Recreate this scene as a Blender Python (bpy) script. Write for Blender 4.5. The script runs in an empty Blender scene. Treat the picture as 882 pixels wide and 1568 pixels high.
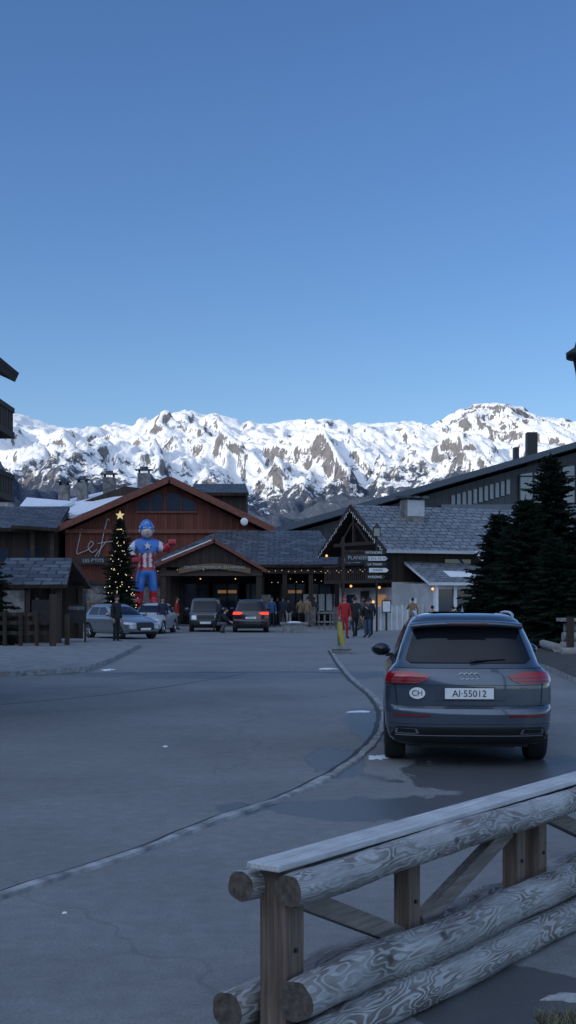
import bpy, math, random
from mathutils import Vector, Matrix, noise
R=math.radians
scene=bpy.context.scene
scene.view_settings.view_transform='Standard'
try: scene.view_settings.look='None'
except Exception: pass
scene.view_settings.exposure=0
COL=scene.collection

# ------------------------------------------------------------------ materials
def newmat(name):
    m=bpy.data.materials.new(name); m.use_nodes=True
    nt=m.node_tree; b=nt.nodes['Principled BSDF']
    return m,nt,b
def N(nt,t,**kw):
    n=nt.nodes.new(t)
    for k,v in kw.items(): setattr(n,k,v)
    return n
def ramp(nt,fac,stops):
    r=N(nt,'ShaderNodeValToRGB'); e=r.color_ramp.elements
    while len(e)<len(stops): e.new(0.5)
    for i,(p,c) in enumerate(stops):
        e[i].position=p; e[i].color=(*c,1) if len(c)==3 else c
    nt.links.new(fac,r.inputs[0]); return r.outputs[0]
def mixc(nt,f,a,b,mode='MIX'):
    m=N(nt,'ShaderNodeMix',data_type='RGBA',blend_type=mode)
    for s,v in ((m.inputs[0],f),(m.inputs[6],a),(m.inputs[7],b)):
        if isinstance(v,(int,float)): s.default_value=v
        elif isinstance(v,tuple): s.default_value=(*v,1)
        else: nt.links.new(v,s)
    return m.outputs[2]
def mth(nt,op,a,b=0.0,c=None):
    m=N(nt,'ShaderNodeMath',operation=op)
    for i,v in enumerate((a,b,c)):
        if v is None: continue
        if isinstance(v,(int,float)): m.inputs[i].default_value=v
        else: nt.links.new(v,m.inputs[i])
    return m.outputs[0]
def noise_t(nt,vec,scale,detail=4,rough=0.55,dist=0):
    n=N(nt,'ShaderNodeTexNoise'); n.inputs['Scale'].default_value=scale; n.inputs['Detail'].default_value=detail
    n.inputs['Roughness'].default_value=rough; n.inputs['Distortion'].default_value=dist
    nt.links.new(vec,n.inputs['Vector']); return n.outputs[0]
def mapping(nt,vec,sc=(1,1,1),rot=(0,0,0),loc=(0,0,0)):
    m=N(nt,'ShaderNodeMapping'); m.inputs['Scale'].default_value=sc; m.inputs['Rotation'].default_value=rot; m.inputs['Location'].default_value=loc
    nt.links.new(vec,m.inputs['Vector']); return m.outputs[0]
def objc(nt): return N(nt,'ShaderNodeTexCoord').outputs['Object']
def bump(nt,b,h,strength=0.3,dist=0.02):
    n=N(nt,'ShaderNodeBump'); n.inputs['Strength'].default_value=strength; n.inputs['Distance'].default_value=dist
    nt.links.new(h,n.inputs['Height']); nt.links.new(n.outputs[0],b.inputs['Normal'])
def simple(name,c,rough=0.6,metal=0.0,var=0.15,scale=6,coat=0,spec=None,bmp=0.0):
    m,nt,b=newmat(name); o=objc(nt)
    n=noise_t(nt,o,scale,5)
    lo=tuple(x*(1-var) for x in c); hi=tuple(min(1,x*(1+var)) for x in c)
    nt.links.new(ramp(nt,n,[(0.3,lo),(0.7,hi)]),b.inputs['Base Color'])
    b.inputs['Roughness'].default_value=rough; b.inputs['Metallic'].default_value=metal
    b.inputs['Coat Weight'].default_value=coat; b.inputs['Coat Roughness'].default_value=0.05
    if spec is not None: b.inputs['Specular IOR Level'].default_value=spec
    if bmp: bump(nt,b,n,bmp,0.02)
    return m
def emis(name,c,st):
    m,nt,b=newmat(name); b.inputs['Base Color'].default_value=(*c,1)
    b.inputs['Emission Color'].default_value=(*c,1); b.inputs['Emission Strength'].default_value=st; return m
def planks(name,c1,c2,w=0.16,axis='x',rough=0.8):
    m,nt,b=newmat(name); o=objc(nt)
    sep=N(nt,'ShaderNodeSeparateXYZ'); nt.links.new(o,sep.inputs[0])
    comp={'x':0,'y':1,'z':2}[axis]
    v=mth(nt,'DIVIDE',sep.outputs[comp],w); fr=mth(nt,'FRACT',v); fl=mth(nt,'FLOOR',v)
    wn=N(nt,'ShaderNodeTexWhiteNoise',noise_dimensions='1D'); nt.links.new(fl,wn.inputs['W'])
    str_=tuple(8 if k==comp else 0.8 for k in range(3))
    g=noise_t(nt,mapping(nt,o,str_),1.5,6)
    f=mth(nt,'ADD',mth(nt,'MULTIPLY',wn.outputs[0],.55),mth(nt,'MULTIPLY',g,.6))
    col=ramp(nt,f,[(0.15,c1),(0.9,c2)])
    gap=mth(nt,'GREATER_THAN',mth(nt,'ABSOLUTE',mth(nt,'SUBTRACT',fr,.5)),.455)
    col=mixc(nt,mth(nt,'MULTIPLY',gap,.75),col,tuple(x*.15 for x in c1))
    nt.links.new(col,b.inputs['Base Color']); b.inputs['Roughness'].default_value=rough
    bump(nt,b,mth(nt,'SUBTRACT',g,gap),.4,.02)
    return m
def slate(name,axis='x',c1=(.05,.058,.07),c2=(.13,.14,.16),sc=1.0,snow=0.0):
    m,nt,b=newmat(name); o=objc(nt)
    sep=N(nt,'ShaderNodeSeparateXYZ'); nt.links.new(o,sep.inputs[0])
    cb=N(nt,'ShaderNodeCombineXYZ')
    a,d=(0,1) if axis=='x' else (1,0)
    nt.links.new(sep.outputs[a],cb.inputs[0]); nt.links.new(mth(nt,'MULTIPLY',sep.outputs[d],1.1),cb.inputs[1])
    wb=N(nt,'ShaderNodeTexNoise'); wb.inputs['Scale'].default_value=1.6; nt.links.new(o,wb.inputs['Vector'])
    wv_=N(nt,'ShaderNodeVectorMath',operation='MULTIPLY_ADD'); nt.links.new(wb.outputs[1],wv_.inputs[0]); wv_.inputs[1].default_value=(.35,.35,.35); nt.links.new(cb.outputs[0],wv_.inputs[2])
    br=N(nt,'ShaderNodeTexBrick'); nt.links.new(wv_.outputs[0],br.inputs['Vector'])
    br.inputs['Scale'].default_value=sc; br.inputs['Brick Width'].default_value=.7; br.inputs['Row Height'].default_value=.42
    br.inputs['Mortar Size'].default_value=.035; br.inputs['Color1'].default_value=(*c1,1); br.inputs['Color2'].default_value=(*c2,1)
    br.inputs['Mortar'].default_value=(.012,.014,.018,1); br.inputs['Bias'].default_value=0.1
    n=noise_t(nt,o,2.5,5)
    col=mixc(nt,.55,br.outputs[0],ramp(nt,n,[(.3,(.25,.25,.27)),(.7,(1,1,1))]),'MULTIPLY')
    if snow>0:
        sf=ramp(nt,noise_t(nt,o,.8,5),[(.6-snow,(0,0,0)),(.66-snow,(1,1,1))])
        col=mixc(nt,sf,col,(.75,.78,.82))
    nt.links.new(col,b.inputs['Base Color']); b.inputs['Roughness'].default_value=.55
    bump(nt,b,mth(nt,'ADD',br.outputs[1],mth(nt,'MULTIPLY',n,-.8)),-.6,.05)
    return m

M_black=simple('black_plastic',(.014,.015,.017),.5)
M_rubber=simple('tyre_rubber',(.02,.02,.022),.85,bmp=.2,scale=30)
M_alloy=simple('alloy_wheel',(.35,.37,.4),.3,.9)
M_chrome=simple('chrome_trim',(.6,.62,.65),.15,1.0,var=.03)
M_alu=simple('brushed_aluminium',(.75,.78,.82),.28,.85,var=.05)
M_glass=simple('dark_car_glass',(.008,.01,.014),.06,0,spec=.5,var=.1)
M_win=simple('window_glass',(.03,.045,.07),.08,0,spec=1.0)
M_red_lens=simple('red_lens',(.34,.010,.015),.12,0,coat=1)
M_red_dim=simple('dark_red_reflector',(.16,.008,.012),.15,0,coat=1)
M_clear_lens=simple('clear_lens',(.5,.53,.58),.1,.3,coat=1)
M_taillit=emis('lit_tail_light',(1,.03,.01),2.2)
M_warm=emis('warm_bulb',(1,.72,.4),1.1)
M_warm2=emis('warm_lamp_glow',(1,.42,.12),1.6)
M_glowwin=emis('lit_window',(1,.5,.2),.12)
M_star=emis('star_glow',(1,.72,.3),.35)
M_white=simple('white_paint',(.75,.76,.77),.6,var=.08)
M_signw=simple('sign_lettering',(.42,.42,.42),.6,var=.08)
M_plate=simple('plate_white',(.8,.8,.8),.4,var=.03)
M_stone=simple('rough_stone',(.19,.18,.17),.9,var=.5,scale=3,bmp=.8)
M_conc=simple('concrete',(.22,.225,.23),.9,var=.3,scale=5,bmp=.4)
M_dkwood=planks('dark_timber',(.02,.014,.010),(.06,.038,.027),.18)
M_dkwoodz=planks('dark_timber_beams',(.022,.015,.011),(.065,.042,.03),.2,'z')
M_redwood=planks('red_timber',(.085,.022,.013),(.19,.052,.032),.22)
M_redfascia=simple('red_fascia',(.18,.058,.037),.7,var=.3)
M_greywood=planks('grey_timber',(.10,.10,.10),(.22,.22,.22),.14)
M_slx=slate('slate_roof','x'); M_sly=slate('slate_roof_side','y')
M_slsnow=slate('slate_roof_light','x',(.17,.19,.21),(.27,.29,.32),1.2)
M_snow=simple('snow',(.8,.82,.86),.6,var=.06,scale=1.5,bmp=.3)
M_dirtysnow=simple('dirty_snow',(.36,.37,.39),.8,var=.4,scale=14,bmp=.6)
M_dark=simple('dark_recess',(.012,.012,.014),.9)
M_metalroof=planks('metal_cladding',(.035,.043,.055),(.05,.06,.075),.6,'x',.5)

# ------------------------------------------------------------------ mesh builder
class Part:
    def __init__(s,name): s.name=name; s.v=[]; s.f=[]; s.mi=[]; s.sm=[]; s.mats=[]
    def _m(s,m):
        if m not in s.mats: s.mats.append(m)
        return s.mats.index(m)
    def add(s,vs,fs,m,smooth=False):
        o=len(s.v)
        s.v+= [tuple(v) for v in vs]; k=s._m(m)
        for f in fs: s.f.append(tuple(i+o for i in f)); s.mi.append(k); s.sm.append(smooth)
        return s
    def box(s,c,size,m,rz=0,rx=0,ry=0):
        x,y,z=[a/2 for a in size]
        rot=Matrix.Rotation(rz,4,'Z')@Matrix.Rotation(ry,4,'Y')@Matrix.Rotation(rx,4,'X')
        vs=[rot@Vector(p)+Vector(c) for p in [(-x,-y,-z),(x,-y,-z),(x,y,-z),(-x,y,-z),(-x,-y,z),(x,-y,z),(x,y,z),(-x,y,z)]]
        return s.add(vs,[(0,3,2,1),(4,5,6,7),(0,1,5,4),(1,2,6,5),(2,3,7,6),(3,0,4,7)],m)
    def b(s,x0,x1,y0,y1,z0,z1,m): return s.box(((x0+x1)/2,(y0+y1)/2,(z0+z1)/2),(abs(x1-x0),abs(y1-y0),abs(z1-z0)),m)
    def tube(s,pts,rad,m,seg=8,smooth=True,capm=None):
        pts=[Vector(p) for p in pts]; vs=[]; n=len(pts)
        if not isinstance(rad,(list,tuple)): rad=[rad]*n
        ref=None
        for i,p in enumerate(pts):
            t=(pts[min(i+1,n-1)]-pts[max(i-1,0)]).normalized()
            if ref is None:
                ref=Vector((0,0,1)) if abs(t.z)<.9 else Vector((1,0,0))
            a=t.cross(ref).normalized(); b_=a.cross(t).normalized(); ref=b_
            for k in range(seg):
                an=2*math.pi*k/seg
                vs.append(p+(a*math.cos(an)+b_*math.sin(an))*rad[i])
        fs=[]
        for i in range(n-1):
            for k in range(seg):
                k2=(k+1)%seg; fs.append((i*seg+k,i*seg+k2,(i+1)*seg+k2,(i+1)*seg+k))
        s.add(vs,fs,m,smooth)
        s.add(vs[:seg][::-1],[tuple(range(seg))],capm or m); s.add(vs[-seg:],[tuple(range(seg))],capm or m)
        return s
    def sph(s,c,r,m,seg=12,rings=8,rot=None):
        if not isinstance(r,(tuple,list)): r=(r,r,r)
        vs=[];fs=[]
        for i in range(rings+1):
            ph=math.pi*i/rings
            for k in range(seg):
                th=2*math.pi*k/seg
                v=Vector((r[0]*math.sin(ph)*math.cos(th),r[1]*math.sin(ph)*math.sin(th),r[2]*math.cos(ph)))
                if rot is not None: v=rot@v
                vs.append(v+Vector(c))
        for i in range(rings):
            for k in range(seg):
                k2=(k+1)%seg; fs.append((i*seg+k,(i+1)*seg+k,(i+1)*seg+k2,i*seg+k2))
        return s.add(vs,fs,m,True)
    def slab(s,pts,th,m,side=None):
        pts=[Vector(p) for p in pts]; nrm=(pts[1]-pts[0]).cross(pts[2]-pts[0]).normalized()
        if nrm.z<0: nrm=-nrm; pts=pts[::-1]
        lo=[p-nrm*th for p in pts]; n=len(pts)
        s.add(pts,[tuple(range(n))],m)
        s.add(pts+lo,[tuple(range(2*n-1,n-1,-1))]+[(i,i+n,(i+1)%n+n,(i+1)%n) for i in range(n)],side or m)
        return s
    def prism(s,poly,y0,y1,m):
        n=len(poly); vs=[(x,y0,z) for x,z in poly]+[(x,y1,z) for x,z in poly]
        return s.add(vs,[tuple(range(n)),tuple(range(2*n-1,n-1,-1))]+[(i,i+n,(i+1)%n+n,(i+1)%n) for i in range(n)],m)
    def grid(s,rows,m,smooth=True):
        nr=len(rows); nc=len(rows[0]); vs=[p for r in rows for p in r]
        fs=[(i*nc+j,i*nc+j+1,(i+1)*nc+j+1,(i+1)*nc+j) for i in range(nr-1) for j in range(nc-1)]
        return s.add(vs,fs,m,smooth)
    def mesh(s,name=None):
        me=bpy.data.meshes.new(name or s.name); me.from_pydata(s.v,[],s.f)
        for m in s.mats: me.materials.append(m)
        me.polygons.foreach_set('material_index',s.mi); me.polygons.foreach_set('use_smooth',s.sm)
        me.update(); return me
class Thing:
    def __init__(s,name,loc=(0,0,0),rz=0,scale=1):
        s.e=bpy.data.objects.new(name,None); COL.objects.link(s.e); s.e.empty_display_size=.2
        s.e.location=loc; s.e.rotation_euler=(0,0,rz); s.e.scale=(scale,)*3; s.parts={}
    def p(s,name):
        if name not in s.parts: s.parts[name]=Part(name)
        return s.parts[name]
    def child(s,name,me):
        o=bpy.data.objects.new(name,me); COL.objects.link(o); o.parent=s.e; return o
    def done(s,bevel=None):
        for k,p in s.parts.items():
            o=s.child(k,p.mesh())
            if bevel:
                b=o.modifiers.new('Bevel','BEVEL'); b.width=bevel; b.segments=2; b.limit_method='ANGLE'
        return s.e
    def text(s,name,txt,loc,size,mat,rot=(math.pi/2,0,0),ext=.004,align='CENTER',shear=0):
        c=bpy.data.curves.new(name,'FONT'); c.body=txt; c.size=size; c.extrude=ext; c.align_x=align; c.align_y='CENTER'; c.shear=shear
        t=bpy.data.objects.new(name,c); COL.objects.link(t)
        dg=bpy.context.evaluated_depsgraph_get(); me=bpy.data.meshes.new_from_object(t.evaluated_get(dg))
        bpy.data.objects.remove(t); me.materials.clear(); me.materials.append(mat)
        o=s.child(name,me); o.location=loc; o.rotation_euler=rot; return o
def single(name,part):
    o=bpy.data.objects.new(name,part.mesh(name)); COL.objects.link(o); return o

# ------------------------------------------------------------------ camera, sky, sun
cam=bpy.data.cameras.new('camera'); co=bpy.data.objects.new('camera',cam); COL.objects.link(co)
co.location=(0,0,1.85); co.rotation_euler=(R(90),0,0)
cam.sensor_fit='VERTICAL'; cam.sensor_height=36; cam.lens=36*2000/1568; cam.shift_y=128/1568; cam.clip_end=30000; cam.clip_start=.1
scene.camera=co
SUN=Vector((-.90,-.43,0)).normalized(); EL=22
w=bpy.data.worlds.new('World'); scene.world=w; w.use_nodes=True; nt=w.node_tree
bg=nt.nodes['Background']; sky=nt.nodes.new('ShaderNodeTexSky'); sky.sky_type='NISHITA'; sky.sun_disc=False
sky.sun_elevation=R(EL); sky.sun_rotation=math.atan2(SUN.x,SUN.y)%(2*math.pi); sky.altitude=1200; sky.air_density=1.0; sky.dust_density=1.0; sky.ozone_density=3.0
hs=nt.nodes.new('ShaderNodeHueSaturation'); hs.inputs['Saturation'].default_value=1.16; hs.inputs['Hue'].default_value=.507
nt.links.new(sky.outputs[0],hs.inputs['Color'])
# fill glow added to the sky behind the camera to brighten the foreground
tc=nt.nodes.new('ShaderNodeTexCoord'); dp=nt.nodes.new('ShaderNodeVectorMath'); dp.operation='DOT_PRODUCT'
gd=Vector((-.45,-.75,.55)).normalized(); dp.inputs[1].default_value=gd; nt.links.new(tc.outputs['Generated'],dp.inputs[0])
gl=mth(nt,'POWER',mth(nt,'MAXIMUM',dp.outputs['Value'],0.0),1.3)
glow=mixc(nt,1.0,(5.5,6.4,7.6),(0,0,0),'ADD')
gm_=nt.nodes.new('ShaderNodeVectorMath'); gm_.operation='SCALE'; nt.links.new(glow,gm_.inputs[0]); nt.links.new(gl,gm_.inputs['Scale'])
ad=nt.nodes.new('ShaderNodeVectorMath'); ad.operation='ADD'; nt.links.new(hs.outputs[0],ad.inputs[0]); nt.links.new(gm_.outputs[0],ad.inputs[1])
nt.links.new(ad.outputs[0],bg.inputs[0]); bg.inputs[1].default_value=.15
sl=bpy.data.lights.new('sun','SUN'); sl.energy=2.6; sl.angle=R(.5); sl.color=(1,.90,.72)
so=bpy.data.objects.new('sun',sl); COL.objects.link(so)
d=-(SUN+Vector((0,0,math.tan(R(EL))))); so.rotation_euler=d.to_track_quat('-Z','Y').to_euler()

# ------------------------------------------------------------------ ground
m,nt,b=newmat('asphalt'); o=objc(nt)
n1=noise_t(nt,o,.35,6,.6); n2=noise_t(nt,o,60,3,.7); n3=noise_t(nt,mapping(nt,o,(1,.35,1)),1.5,7,.65,.6); n4=noise_t(nt,o,7,5,.65)
col=ramp(nt,n1,[(.3,(.20,.205,.21)),(.7,(.28,.285,.29))])
col=mixc(nt,.7,col,ramp(nt,n2,[(.3,(.55,.55,.55)),(.7,(1.15,1.15,1.15))]),'MULTIPLY')
col=mixc(nt,.6,col,ramp(nt,n4,[(.3,(.7,.7,.7)),(.7,(1.1,1.1,1.1))]),'MULTIPLY')
sepp=N(nt,'ShaderNodeSeparateXYZ'); nt.links.new(o,sepp.inputs[0])
def blob(cx,cy,rx,ry):
    dx=mth(nt,'DIVIDE',mth(nt,'SUBTRACT',sepp.outputs[0],cx),rx); dy=mth(nt,'DIVIDE',mth(nt,'SUBTRACT',sepp.outputs[1],cy),ry)
    r=mth(nt,'SQRT',mth(nt,'ADD',mth(nt,'MULTIPLY',dx,dx),mth(nt,'MULTIPLY',dy,dy)))
    q=mth(nt,'SUBTRACT',1.0,r); q=mth(nt,'MAXIMUM',q,0.0); return mth(nt,'MULTIPLY',q,1.0)
bl=blob(2.5,13.5,2.4,2.3)
for a in [(0.25,11.3,1.2,.8),(1.2,11.4,1.2,1.2),(2.6,12.2,1.5,1.3),(-.5,30.5,7,2.4),(1.0,6.0,1.2,.8),(.6,14.5,.5,1.8),(1.15,19,.5,3.5)]:
    bl=mth(nt,'MAXIMUM',bl,blob(*a))
wet=ramp(nt,mth(nt,'ADD',mth(nt,'MULTIPLY',bl,.55),mth(nt,'MULTIPLY',n3,.95)),[(.66,(0,0,0)),(.69,(1,1,1))])
col=mixc(nt,mth(nt,'MULTIPLY',wet,.72),col,(.05,.052,.055))
vo=N(nt,'ShaderNodeTexVoronoi',feature='DISTANCE_TO_EDGE'); vo.inputs['Scale'].default_value=.13
wob=N(nt,'ShaderNodeTexNoise'); wob.inputs['Scale'].default_value=1.2; nt.links.new(o,wob.inputs['Vector'])
vv=N(nt,'ShaderNodeVectorMath',operation='ADD'); nt.links.new(o,vv.inputs[0]); nt.links.new(wob.outputs[1],vv.inputs[1]); nt.links.new(vv.outputs[0],vo.inputs['Vector'])
cr=mth(nt,'LESS_THAN',vo.outputs[0],.0022)
col=mixc(nt,mth(nt,'MULTIPLY',cr,.22),col,(.06,.06,.065))
fl=ramp(nt,noise_t(nt,o,3.2,4,.6),[(.745,(0,0,0)),(.76,(1,1,1))])
col=mixc(nt,mth(nt,'MULTIPLY',fl,.4),col,(.5,.52,.55))
dk=ramp(nt,noise_t(nt,mapping(nt,o,(1,.6,1)),3.3,4,.65),[(.70,(0,0,0)),(.72,(1,1,1))])
col=mixc(nt,mth(nt,'MULTIPLY',dk,.6),col,(.06,.06,.065))
nt.links.new(col,b.inputs['Base Color'])
nt.links.new(ramp(nt,wet,[(0,(.85,.85,.85)),(1,(.38,.38,.38))]),b.inputs['Roughness'])
b.inputs['Specular IOR Level'].default_value=.3
bump(nt,b,n2,.35,.01)
M_asph=m
g=Part('ground'); g.add([(-9000,-9000,0),(9000,-9000,0),(9000,9000,0),(-9000,9000,0)],[(0,1,2,3)],M_asph); single('ground',g)

def catmull(P,n=8):
    out=[]
    for i in range(len(P)-1):
        p0,p1,p2,p3=[Vector(P[max(0,min(len(P)-1,k))]) for k in (i-1,i,i+1,i+2)]
        for j in range(n):
            t=j/n; out.append(.5*((2*p1)+(p2-p0)*t+(2*p0-5*p1+4*p2-p3)*t*t+(3*p1-p0-3*p2+p3)*t**3))
    out.append(Vector(P[-1])); return out
KP=[(1.45,44),(1.40,36),(1.43,28.9),(1.56,24.2),(1.52,20.8),(1.27,17.8),(.92,15.5),(.47,13.5),(-.006,12.0),(-.59,10.7),(-1.12,9.3),(-1.47,8.6),(-1.76,8.0),(-2.3,7.2),(-4,5.5)]
kc=catmull([(x,y,0) for x,y in KP],10)
M_kerb=simple('kerb_stone',(.27,.275,.28),.85,var=.5,scale=5,bmp=.5)
M_seam=simple('tar_seam',(.04,.041,.044),.7,var=.3)
def strip(name,path,w,h,mat,side=0):
    rows=[[],[],[],[]]
    for i,p in enumerate(path):
        t=(path[min(i+1,len(path)-1)]-path[max(i-1,0)]).normalized(); nn=Vector((-t.y,t.x,0))
        jit=noise.noise(p*2.1)*.02; w2=w*(1+.5*noise.noise(p*1.3+Vector((4,0,0))))
        rows[0].append(p+nn*(w2/2+jit+side)); rows[1].append(p+nn*(w2/2+jit+side-.01)+Vector((0,0,h))); rows[2].append(p+nn*(-w2/2+jit+side+.01)+Vector((0,0,h))); rows[3].append(p+nn*(-w2/2+jit+side))
    q=Part(name); q.grid(rows,mat,False); return single(name,q)
strip('kerb',kc,.10,.025,M_kerb)
strip('tar_seam',kc,.07,.005,M_seam,side=-.09)
sm=catmull([(-7,19.5,0),(-3.6,24,0),(-1.8,28.5,0),(-1,31,0)],10); strip('tar_seam',sm,.05,.004,M_seam)
sm=catmull([(-8,31.5,0),(-4,31.2,0),(0,31.6,0),(1.3,31.2,0)],8); strip('tar_seam',sm,.12,.004,M_seam)

def plate(name,pts,z0,z1,mat,edge=None):
    q=Part(name); q.slab([(x,y,z1) for x,y in pts],z1-z0,mat,edge or mat); return single(name,q)
M_pave=simple('pavement_asphalt',(.20,.205,.21),.85,var=.3,scale=3,bmp=.4)
M_soil=simple('soil',(.05,.045,.038),.95,var=.5,scale=5,bmp=.8)
plate('pavement',[(-8.0,29.5),(-6.4,29.8),(-4.9,31.6),(-4.9,36),(-5.3,47),(-6.5,50),(-25,50),(-25,29.5)],0,.12,M_pave,M_kerb)
plate('planted_verge',[(6.0,22),(6.0,27),(6.35,31.5),(7.0,46),(7.3,56),(22,56),(22,18),(7,18)],0,.13,M_soil,M_kerb)
def patch_blob(q,cx,cy,rx,ry,th=.012,mat=None):
    n=26; ring=[]
    for k in range(n):
        a=2*math.pi*k/n; rr=.5+.9*(noise.noise(Vector((math.cos(a)*2.2+cx*3,math.sin(a)*2.2+cy,0)))+.45)
        ring.append((cx+rx*rr*math.cos(a),cy+ry*rr*math.sin(a)))
    vs=[(cx,cy,th)]+[(cx+(x-cx)*.75,cy+(y-cy)*.75,th*.8) for x,y in ring]+[(x,y,.001) for x,y in ring]
    fs=[(0,1+k,1+(k+1)%n) for k in range(n)]+[(1+k,1+n+k,1+n+(k+1)%n,1+(k+1)%n) for k in range(n)]
    q.add(vs,fs,mat or M_snow,True)
q=Part('snow_patches')
for a in [(1.02,14.9,.12,.22),(1.15,20.8,.18,.18),(1.0,33,.25,.35),(-4.5,32.5,.18,.4),(-1.3,7.6,.015,.015),(-1.5,16,.03,.06)]: patch_blob(q,*a)
single('snow_patches',q)
q=Part('roadside_snow')
for (cx,cy,rx,ry,th) in [(1.33,5.98,.16,.05,.03),(1.75,6.4,.25,.09,.04)]: patch_blob(q,cx,cy,rx,ry,th,M_dirtysnow)
single('roadside_snow',q)
M_grass=simple('dry_grass',(.16,.145,.085),.9,var=.5,scale=20)
gp=Part('grass_tuft'); rg=random.Random(8)
for i in range(3200):
    x=rg.uniform(1.08,2.2); y=rg.uniform(5.3,5.72)+.3*(x-1.1)
    a=rg.uniform(0,6.28); h=rg.uniform(.02,.06); dx,dy=math.cos(a)*.004,math.sin(a)*.004; lx,ly=rg.uniform(-.05,.05),rg.uniform(-.05,.05)
    gp.add([(x-dx,y-dy,0),(x+dx,y+dy,0),(x+lx,y+ly,h)],[(0,1,2)],M_grass)
single('grass_tuft',gp)

# ------------------------------------------------------------------ mountains
prof=[(-700,650),(-300,640),(-60,634),(0,628),(40,633),(90,650),(150,655),(185,648),(212,655),(235,643),(262,633),(292,625),(318,630),(330,628),(370,640),(420,646),(460,641),(490,640),(520,649),(575,651),(605,645),(630,640),(652,647),(690,629),(712,622),(730,615),(770,621),(800,632),(840,642),(882,646),(950,650),(1300,640),(1700,660)]
def pf(px):
    for (a,ya),(b_,yb) in zip(prof,prof[1:]):
        if a<=px<=b_: return ya+(yb-ya)*(px-a)/(b_-a)
    return 655
YC=5200.;Y0=1400.
nx,ny=640,380
vs=[];fs=[]
for j in range(ny):
    t=j/(ny-1)*1.10; y=Y0+(YC-Y0)*t
    for i in range(nx):
        x=-2300+4600*i/(nx-1)
        x=x*(.45+.55*y/YC)
        px=441+2000*x/YC
        crest=(912-pf(px+8*noise.noise(Vector((x*.006,y*.001,5))))+3.5*noise.noise(Vector((x*.03,1,2))))/2000
        tt=min(t,1.0)
        wx=x+150*noise.noise(Vector((x/700,y/600,2)))+.25*(y-3000)
        rid=noise.ridged_multi_fractal(Vector((wx/700,y/1700,0)),.85,2.1,7,1.0,2.0)
        rid2=noise.ridged_multi_fractal(Vector((wx/150,y/420,3)),.8,2.1,5,1.0,2.0)
        big=noise.noise(Vector((x/800,y/900,7)))
        ang=crest*(tt**.55)
        env=(1-tt)**.5*min(1,tt*5)
        z=y*ang + env*((rid-1.35)*150+big*100+(rid2-1.1)*17) + min(1,(1-tt)*10+.08)*min(1,tt*3)*((rid-1.2)*42+(rid2-1.1)*16)-6
        if t>1: z-= (t-1)*4200
        z+=noise.fractal(Vector((x/50,y/50,1)),.8,2.2,4)*3.5
        lim=y*(crest-.0008)
        if t<.97 and z>lim: z=lim-(z-lim)*.3
        if j==0: z=-30
        vs.append((x,y,z))
for j in range(ny-1):
    for i in range(nx-1):
        a=j*nx+i; fs.append((a,a+1,a+nx+1,a+nx))
m,nt,b=newmat('snowy_mountain'); o=objc(nt); geo=N(nt,'ShaderNodeNewGeometry')
sp=N(nt,'ShaderNodeSeparateXYZ'); nt.links.new(geo.outputs['Position'],sp.inputs[0]); sn=N(nt,'ShaderNodeSeparateXYZ'); nt.links.new(geo.outputs['Normal'],sn.inputs[0])
na=noise_t(nt,mapping(nt,o,(1,.30,.30)),.030,9,.74,.6); nb=noise_t(nt,o,.0028,5,.6); nc=noise_t(nt,mapping(nt,o,(1,.5,.5)),.07,6,.7)
rockf=mth(nt,'ADD',mth(nt,'MULTIPLY',mth(nt,'SUBTRACT',.82,sn.outputs[2]),2.0),mth(nt,'MULTIPLY',mth(nt,'SUBTRACT',na,.5),4.2))
rockf=mth(nt,'ADD',rockf,mth(nt,'MULTIPLY',mth(nt,'SUBTRACT',nb,.5),1.8))
# steep summit cliffs of the right-hand massif
dxp=mth(nt,'DIVIDE',mth(nt,'SUBTRACT',sp.outputs[0],800.0),420.0); sm_=mth(nt,'MAXIMUM',mth(nt,'SUBTRACT',1.0,mth(nt,'MULTIPLY',dxp,dxp)),0.0)
hi_=ramp(nt,mth(nt,'DIVIDE',sp.outputs[2],1000.0),[(.50,(0,0,0)),(.68,(1,1,1))])
rockf=mth(nt,'ADD',rockf,mth(nt,'MULTIPLY',mth(nt,'MULTIPLY',sm_,hi_),.40))
rock=ramp(nt,rockf,[(.40,(0,0,0)),(.52,(1,1,1))])
rcol=ramp(nt,nc,[(.35,(.06,.055,.06)),(.65,(.17,.15,.14))])
snowc=ramp(nt,nb,[(.3,(.84,.84,.84)),(.7,(.90,.89,.88))])
col=mixc(nt,mth(nt,'MULTIPLY',rock,.9),snowc,rcol)
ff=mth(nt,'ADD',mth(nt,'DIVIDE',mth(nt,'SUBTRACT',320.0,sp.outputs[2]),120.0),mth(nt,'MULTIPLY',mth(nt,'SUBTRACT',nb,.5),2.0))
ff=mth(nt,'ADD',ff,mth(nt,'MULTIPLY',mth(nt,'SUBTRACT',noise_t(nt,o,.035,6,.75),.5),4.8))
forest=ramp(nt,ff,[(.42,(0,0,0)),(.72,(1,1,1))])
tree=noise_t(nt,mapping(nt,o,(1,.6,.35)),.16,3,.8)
fcol=ramp(nt,tree,[(.40,(.03,.045,.075)),(.60,(.05,.068,.10)),(.76,(.17,.20,.26))])  # blue aerial haze is painted into the forest colour
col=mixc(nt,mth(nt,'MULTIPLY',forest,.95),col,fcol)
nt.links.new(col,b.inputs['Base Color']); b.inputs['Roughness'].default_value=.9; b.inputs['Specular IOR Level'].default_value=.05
bump(nt,b,mth(nt,'ADD',na,mth(nt,'MULTIPLY',nc,.35)),.45,30)
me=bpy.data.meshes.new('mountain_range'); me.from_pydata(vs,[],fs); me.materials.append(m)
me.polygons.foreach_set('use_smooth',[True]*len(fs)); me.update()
mo=bpy.data.objects.new('mountain_range',me); COL.objects.link(mo)
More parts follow.
